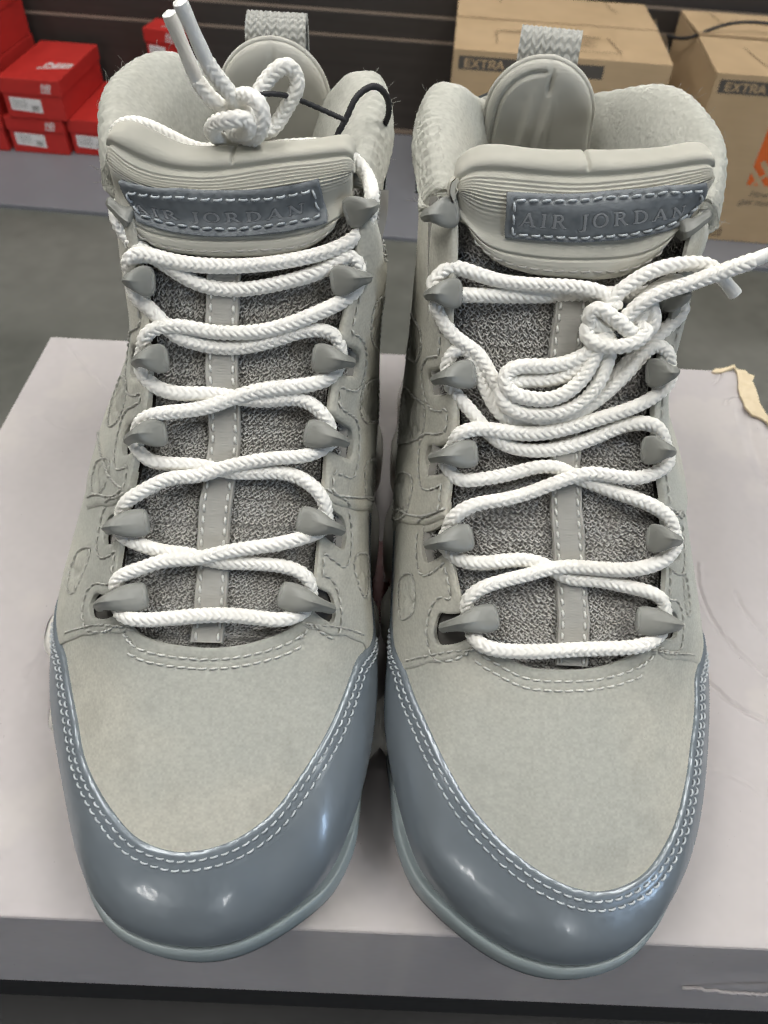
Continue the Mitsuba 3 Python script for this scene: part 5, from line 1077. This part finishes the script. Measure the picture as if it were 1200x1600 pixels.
    iu, ju = np.meshgrid(np.arange(460), np.arange(110), indexing='ij')
    nz = meshkit.noise(np.stack([iu / 2.2, ju / 1.9, 0 * iu], -1), 21) - .5
    ribw = np.sin(iu * 1.25 + 1.6 * meshkit.noise(np.stack([iu / 9., ju / 7., 0. * iu], -1), 5)) * np.clip(1 - np.abs(ju - 34) / 26, 0, 1)
    big = meshkit.noise(np.stack([iu / 45., ju / 16., 0. * iu], -1), 9) - .5
    G = G + Nn * ((.00020 + .00030 * np.clip((44 - ju) / 16, 0, 1)) * nz + .00030 * ribw + .0016 * big)[..., None]
    CK = put(f'{K}__collar', grid_mesh(G), 'terry', True)
    # a few loose fibres standing off the towelling
    fib = []
    for _ in range(130):
        a_, b_ = rng.integers(20, 440), rng.integers(18, 52)
        p0 = G[a_, b_]; d = nrm(Nn[a_, b_] + rng.normal(0, .5, 3)); e_ = rng.normal(0, .6, 3)
        l = rng.uniform(.0012, .0036)
        fib.append(tube(np.stack([p0 + d * l * u + e_ * l * u * u * .5 for u in np.linspace(0, 1, 5)]), .00004, 3, False))
    put(f'{CK}__fibres', cat_mesh(fib), 'terry', kind='stuff')
    # patent strap low on the outside of the collar
    if True:
        ss = np.linspace(16.4, 20, 60)
        for sg in (1, -1):
            q = np.stack([np.column_stack([sg * ss, 0 * ss + t_]) for t_ in np.linspace(.90, 1.0, 12)], 1)
            Q = up.at(q[..., 0], q[..., 1], .0022 + 0 * q[..., 0])
            key = put(f'{K}__collar_strap', grid_mesh(Q), 'patent', True)
            m, _ = stitch_row(up, np.column_stack([sg * ss[2:-1], 0 * ss[2:-1] + .915]), .0023, pitch=.0032)
            put(f'{key}__stitching', m, 'thread_blue', True, kind='stuff')
    # ---------- heel tab: smooth arched pad inside the heel, with piping and a webbing pull loop
    hc = np.array(HEEL[name]['c']); hw_, ht, hb = HEEL[name]['w'], HEEL[name]['top'], HEEL[name]['low']
    yaw = HEEL[name]['yaw']; ex = np.array([math.cos(yaw), math.sin(yaw), 0]); ey = np.array([-math.sin(yaw), math.cos(yaw), 0])
    def arch(u, r):     # u 0..1 along the outline from the lower left over the top to the lower right; r 0..1 from the middle line out
        straight = ht - hb - hw_
        Ls, La = straight, math.pi * hw_
        s_ = u * (2 * Ls + La)
        x = np.where(s_ < Ls, -hw_, np.where(s_ > Ls + La, hw_, -hw_ * np.cos(np.clip((s_ - Ls) / hw_, 0, math.pi))))
        z = np.where(s_ < Ls, hb + s_, np.where(s_ > Ls + La, hb + (2 * Ls + La - s_), ht - hw_ + hw_ * np.sin(np.clip((s_ - Ls) / hw_, 0, math.pi))))
        zc = np.minimum(z, ht - hw_ * 1.0); xc = 0 * x
        return xc + (x - xc) * r, zc + (z - zc) * r
    u, r_ = np.meshgrid(np.linspace(0, 1, 160), np.linspace(0, 1, 40), indexing='ij')
    x, z = arch(u, r_)
    x = x * (1 + .30 * np.clip((ht - hw_ - z) / .06, 0, 1))
    curve = .16 * (x / hw_) ** 2 * hw_
    pleats = np.zeros_like(x)
    for px in HEEL[name]['pleats']:
        pleats += .0018 * np.exp(-((x - px - .10 * (z - ht + .02)) / .0021) ** 2) * np.clip((ht - .0085 - z) / .016, 0, 1)
    seam = .0014 * np.exp(-((x - HEEL[name]['seam']) / .0007) ** 2) * np.clip((z - (ht - HEEL[name]['seamlen'])) / .002, 0, 1)
    welt = -.0012 * np.exp(-((r_ - .80) / .035) ** 2) * (x < 0) * HEEL[name]['welt']
    fr = -.0042 * np.sqrt(np.clip(1 - r_ ** 5, 0, 1)) + curve * -.7 - pleats + seam - welt + .0007 * (meshkit.fbm(np.stack([x * 70, z * 70, 0 * x], -1), 2, 3) - .5) + HEEL[name]['lean'] * (z - ht)
    Pf = hc + x[..., None] * ex + fr[..., None] * ey + (z[..., None] - hc[2]) * Z
    bkf = .0046 * np.sqrt(np.clip(1 - r_ ** 5, 0, 1)) + curve * -.7 + HEEL[name]['lean'] * (z - ht)
    Pb = hc + x[..., None] * ex + bkf[..., None] * ey + (z[..., None] - hc[2]) * Z
    HK = put(f'{K}__heel_tab', cat_mesh([grid_mesh(Pf), grid_mesh(Pb)]), 'satin', 60)
    put(f'{HK}__piping', tube((Pf[:, -1] + Pb[:, -1]) / 2 + ey * .0006, .0011, 8, False), 'satin', True)
    Lp = HEEL[name]['loop']
    pth = smooth_path(np.array([[0, y_, z_] for y_, z_ in Lp['path']]), 150)
    wv = np.linspace(-1, 1, 61); lw = Lp['w']
    cols_ = .00042 * np.abs(np.sin(np.pi * (wv * 6.5)[None] + 0)) + .00030 * np.sin(np.arange(150)[:, None] * .95 + np.where(np.floor(wv * 6.5)[None] % 2 == 0, 0, 1.6) + wv[None] * 22 * np.where(np.floor(wv * 6.5)[None] % 2 == 0, 1, -1))
    tgp = nrm(np.gradient(pth, axis=0)); nnp = np.cross(tgp, [1., 0, 0])
    lex = np.array([math.cos(Lp['yaw']), math.sin(Lp['yaw']), 0]); ley = np.array([-math.sin(Lp['yaw']), math.cos(Lp['yaw']), 0])
    def bandm(sgn):
        q = pth[:, None] + sgn * nnp[:, None] * (.0008 + cols_)[..., None]
        return np.array(Lp['c']) + (wv * lw)[None, :, None] * lex + q[..., 1:2] * ley + q[..., 2:] * Z
    A_, B_ = bandm(1), bandm(-1)
    put(f'{K}__pull_loop', cat_mesh([grid_mesh(A_), grid_mesh(B_), grid_mesh(np.stack([A_[:, 0], B_[:, 0]], 1)), grid_mesh(np.stack([A_[:, -1], B_[:, -1]], 1))]), 'webbing', 50)
    # ---------- lace lugs
    for nm in ('lat', 'med'):
        for pa, pb in D['lug_' + nm]:
            pa, pb = np.array(pa), np.array(pb)
            y_ = np.clip((pa[1] + .35 * (pb - pa)[1]), .05, .15); sl = float(PROF.derivative()(y_))
            n0 = nrm(np.array([0, -sl, 1.])); outx = (-1 if nm == 'lat' else 1) * med
            n0 = nrm(n0 + np.array([.28 * outx, 0, 0]))
            Ll = np.linalg.norm(pb - pa)
            put(f'{K}__lace_lug', lug_mesh(pa, pb, n0, w0=.0041), 'lug', 40)
    # ---------- laces
    KD = KNOTS[name]
    pts = []
    for c in KD['chain'][0][::-1]: pts += D['laces'][-c][::-1]
    pts = KD['topR'][::-1] + pts
    for c in KD['chain'][1]: pts += D['laces'][c]
    pts += KD['topL']
    pts = np.array(pts)
    keep = np.r_[True, np.linalg.norm(np.diff(pts, axis=0), axis=1) > .0012]
    LK = put(f'{K}__lace', braid(pts[keep], seed=3), 'lace', True)
    for k, l in enumerate(KD['ends']):
        put(f'{LK}__knot', braid(np.array(l), seed=k), 'lace', True)
    for a_, b_ in KD['aglets']:
        a_, b_ = np.array(a_), np.array(b_)
        u_ = np.linspace(0, 1, 24)
        rr = .00185 * (1 + .05 * np.sin(u_ * 9)) * np.where(u_ > .94, np.sqrt(np.clip(1 - ((u_ - .94) / .06) ** 2, .03, 1)), 1)
        put(f'{LK}__aglet', tube(a_ + (b_ - a_) * (u_ * 1.04 - .04)[:, None], rr, 16), 'aglet', 50)
    return K

CORD, LOOP = ([[-0.04753, 0.158, 0.18472], [-0.04525, 0.1592, 0.18491], [-0.04076, 0.162, 0.184], [-0.03622, 0.168, 0.18063], [-0.03015, 0.1708, 0.17735], [-0.02372, 0.172, 0.17441]], [[-0.02774, 0.172, 0.16611], [-0.02571, 0.1734, 0.17069], [-0.02371, 0.1748, 0.1739], [-0.02174, 0.1762, 0.17795], [-0.01941, 0.1776, 0.18038], [-0.01612, 0.179, 0.18163], [-0.0133, 0.1812, 0.1798], [-0.01149, 0.1854, 0.1752], [-0.01154, 0.1896, 0.16956], [-0.01346, 0.1938, 0.16359], [-0.01549, 0.198, 0.15755]])
KNOTS = json.loads(r'''{"A":{"topR":[[-0.01458,0.14213,0.16557],[-0.01568,0.151,0.16614],[-0.01791,0.15537,0.16772],[-0.02142,0.159,0.16926],[-0.02582,0.1615,0.17052],[-0.03502,0.1615,0.17075],[-0.0442,0.16088,0.16999],[-0.04958,0.16025,0.1705],[-0.05236,0.15925,0.17236],[-0.05407,0.158,0.17503]],"topL":[[-0.09001,0.16,0.1526],[-0.09105,0.1672,0.15456],[-0.09257,0.1728,0.15794],[-0.0942,0.1752,0.16247],[-0.09258,0.1744,0.1672],[-0.08637,0.172,0.17028],[-0.07808,0.1684,0.16974],[-0.07021,0.1652,0.16778],[-0.06325,0.1628,0.16747],[-0.05804,0.1612,0.17003],[-0.05414,0.16,0.1739]],"ends":[[[-0.0566,0.16,0.17131],[-0.05883,0.156,0.17419],[-0.05892,0.152,0.17779],[-0.05659,0.1495,0.18052],[-0.05221,0.147,0.1825],[-0.0486,0.1475,0.18233],[-0.04767,0.148,0.18024],[-0.05079,0.152,0.1772],[-0.05474,0.156,0.17578]],[[-0.05494,0.16,0.18001],[-0.05235,0.15543,0.18441],[-0.04842,0.15143,0.18696],[-0.04514,0.14914,0.1862],[-0.04408,0.14829,0.18324],[-0.04533,0.14886,0.17905],[-0.04901,0.15286,0.17509],[-0.05316,0.158,0.17334]],[[-0.04914,0.156,0.17878],[-0.0503,0.1544,0.18261],[-0.05288,0.1528,0.18673],[-0.05498,0.1516,0.19014],[-0.05653,0.1508,0.1926],[-0.05794,0.15,0.19574]],[[-0.05389,0.158,0.17676],[-0.05577,0.157,0.18073],[-0.05853,0.156,0.18389],[-0.06092,0.156,0.18665],[-0.06244,0.156,0.18924]],[[-0.04933,0.16,0.17929],[-0.04726,0.1616,0.18348],[-0.04533,0.1632,0.18629],[-0.04232,0.1644,0.1891],[-0.03939,0.1652,0.1901],[-0.0373,0.166,0.1882],[-0.03682,0.1652,0.18507],[-0.03926,0.1644,0.18074],[-0.04185,0.1632,0.17695],[-0.04452,0.1616,0.17465],[-0.04835,0.16,0.17385]]],"aglets":[[[-0.05782,0.15,0.19545],[-0.06173,0.146,0.20961]],[[-0.06231,0.156,0.18894],[-0.06656,0.153,0.20521]]],"chain":[[-1,-4,-5,-8,-9],[0,2,3,6,7,10]]},"B":{"topR":[[0.07496,0.13186,0.14881],[0.07258,0.13215,0.15073],[0.06826,0.13083,0.15026],[0.06315,0.12802,0.14721],[0.05996,0.12529,0.14378]],"topL":[[0.00452,0.1303,0.14566],[0.00502,0.132,0.14854],[0.00864,0.1333,0.1508],[0.01319,0.13287,0.15051],[0.02057,0.13162,0.14905],[0.02605,0.13101,0.14853],[0.03503,0.1303,0.14866],[0.04396,0.1297,0.14894],[0.0502,0.12855,0.14858],[0.0538,0.12677,0.14745],[0.05573,0.12437,0.14539]],"ends":[[[0.05577,0.12246,0.14055],[0.04987,0.12216,0.1421],[0.04785,0.12264,0.1448],[0.04952,0.12261,0.14677],[0.05279,0.12151,0.14583],[0.05677,0.12036,0.14352],[0.06068,0.11981,0.14074]],[[0.05194,0.12334,0.14185],[0.04789,0.12154,0.14092],[0.04847,0.1191,0.13921],[0.05233,0.11732,0.13855],[0.05704,0.11692,0.1389],[0.06119,0.11791,0.14017],[0.06375,0.12027,0.14168],[0.06178,0.12239,0.14244]],[[0.06041,0.12335,0.14086],[0.06311,0.12464,0.1444],[0.0644,0.12556,0.14679],[0.06621,0.12407,0.14454],[0.06578,0.12256,0.1413],[0.06304,0.12223,0.13921]],[[0.05628,0.12184,0.14164],[0.05899,0.1231,0.14578],[0.06179,0.12381,0.14897],[0.06725,0.12475,0.15211],[0.07283,0.12525,0.1543],[0.07834,0.12606,0.15667],[0.08463,0.12696,0.15918],[0.08939,0.12753,0.16121]],[[0.05344,0.12434,0.14234],[0.05344,0.12586,0.14615],[0.05595,0.12731,0.14988],[0.0591,0.12857,0.1523],[0.06261,0.12963,0.15444],[0.06818,0.13081,0.15622],[0.07461,0.13136,0.15705],[0.0794,0.13136,0.15655],[0.08245,0.13065,0.15498]],[[0.05374,0.12097,0.14038],[0.05498,0.11903,0.1364],[0.05424,0.11593,0.13151],[0.05119,0.1118,0.12625],[0.04512,0.10835,0.12231],[0.03692,0.10713,0.12089],[0.02912,0.1079,0.12141],[0.02541,0.11063,0.12391],[0.02746,0.11329,0.12636],[0.03557,0.11469,0.1274],[0.04363,0.11557,0.1293],[0.05173,0.1198,0.13674]],[[0.05193,0.12091,0.14031],[0.04989,0.11872,0.13609],[0.04216,0.11645,0.13239],[0.03487,0.11563,0.13165],[0.0283,0.11494,0.13109],[0.02572,0.11297,0.12903],[0.02741,0.11039,0.12634],[0.03264,0.1091,0.12514],[0.03907,0.10919,0.12525],[0.04491,0.11119,0.1275],[0.04907,0.1146,0.13151],[0.05142,0.11813,0.13617],[0.05374,0.12097,0.14038]]],"aglets":[[[0.08922,0.12753,0.1612],[0.09555,0.12804,0.16499]],[[0.08225,0.13074,0.15512],[0.08887,0.12848,0.14966]]],"chain":[[-1,-4,-5,-8],[0,2,3,6,7]]}}''')
HEEL = {
 'A': dict(c=[-.0555, .2500, .165], w=.0205, top=.1715, low=.085, yaw=0.03, pleats=[], seam=.0, seamlen=.013, welt=0, lean=-.06,
           loop=dict(c=[-.0556, 0, 0], w=.0112, yaw=0., path=[(.2580, .150), (.2590, .162), (.2610, .1705), (.2650, .1735), (.2700, .1738), (.2725, .170), (.2735, .160), (.274, .15)])),
 'B': dict(c=[.0447, .2430, .165], w=.0198, top=.1725, low=.085, yaw=-0.10, pleats=[-.0040, .0025], seam=.002, seamlen=.012, welt=1, lean=-.12,
           loop=dict(c=[.0472, .2600, 0], w=.0112, yaw=-.16, path=[(-.0075, .150), (-.0065, .162), (-.0045, .1710), (-.0010, .1752), (.0060, .1745), (.0125, .169), (.0165, .156), (.0175, .14)])),
}
K_A = sneaker('A', 'grey high-top sneaker on the left, its laces knotted above the tongue')
K_B = sneaker('B', 'grey high-top sneaker on the right, its laces knotted in front of the tongue')

ct = thing('black_cord', 'thin black string looped over the inner collar of the left sneaker', 'string')
tw = lambda p, r: braid(np.array(p), r=r, n=3, pitch=.0022, depth=.00020, step=.0003, sides=12)
put(ct + '__strand', tw(CORD, .0007), 'black_cord', True)
put(ct + '__loop', tw(LOOP, .0009), 'black_cord', True)
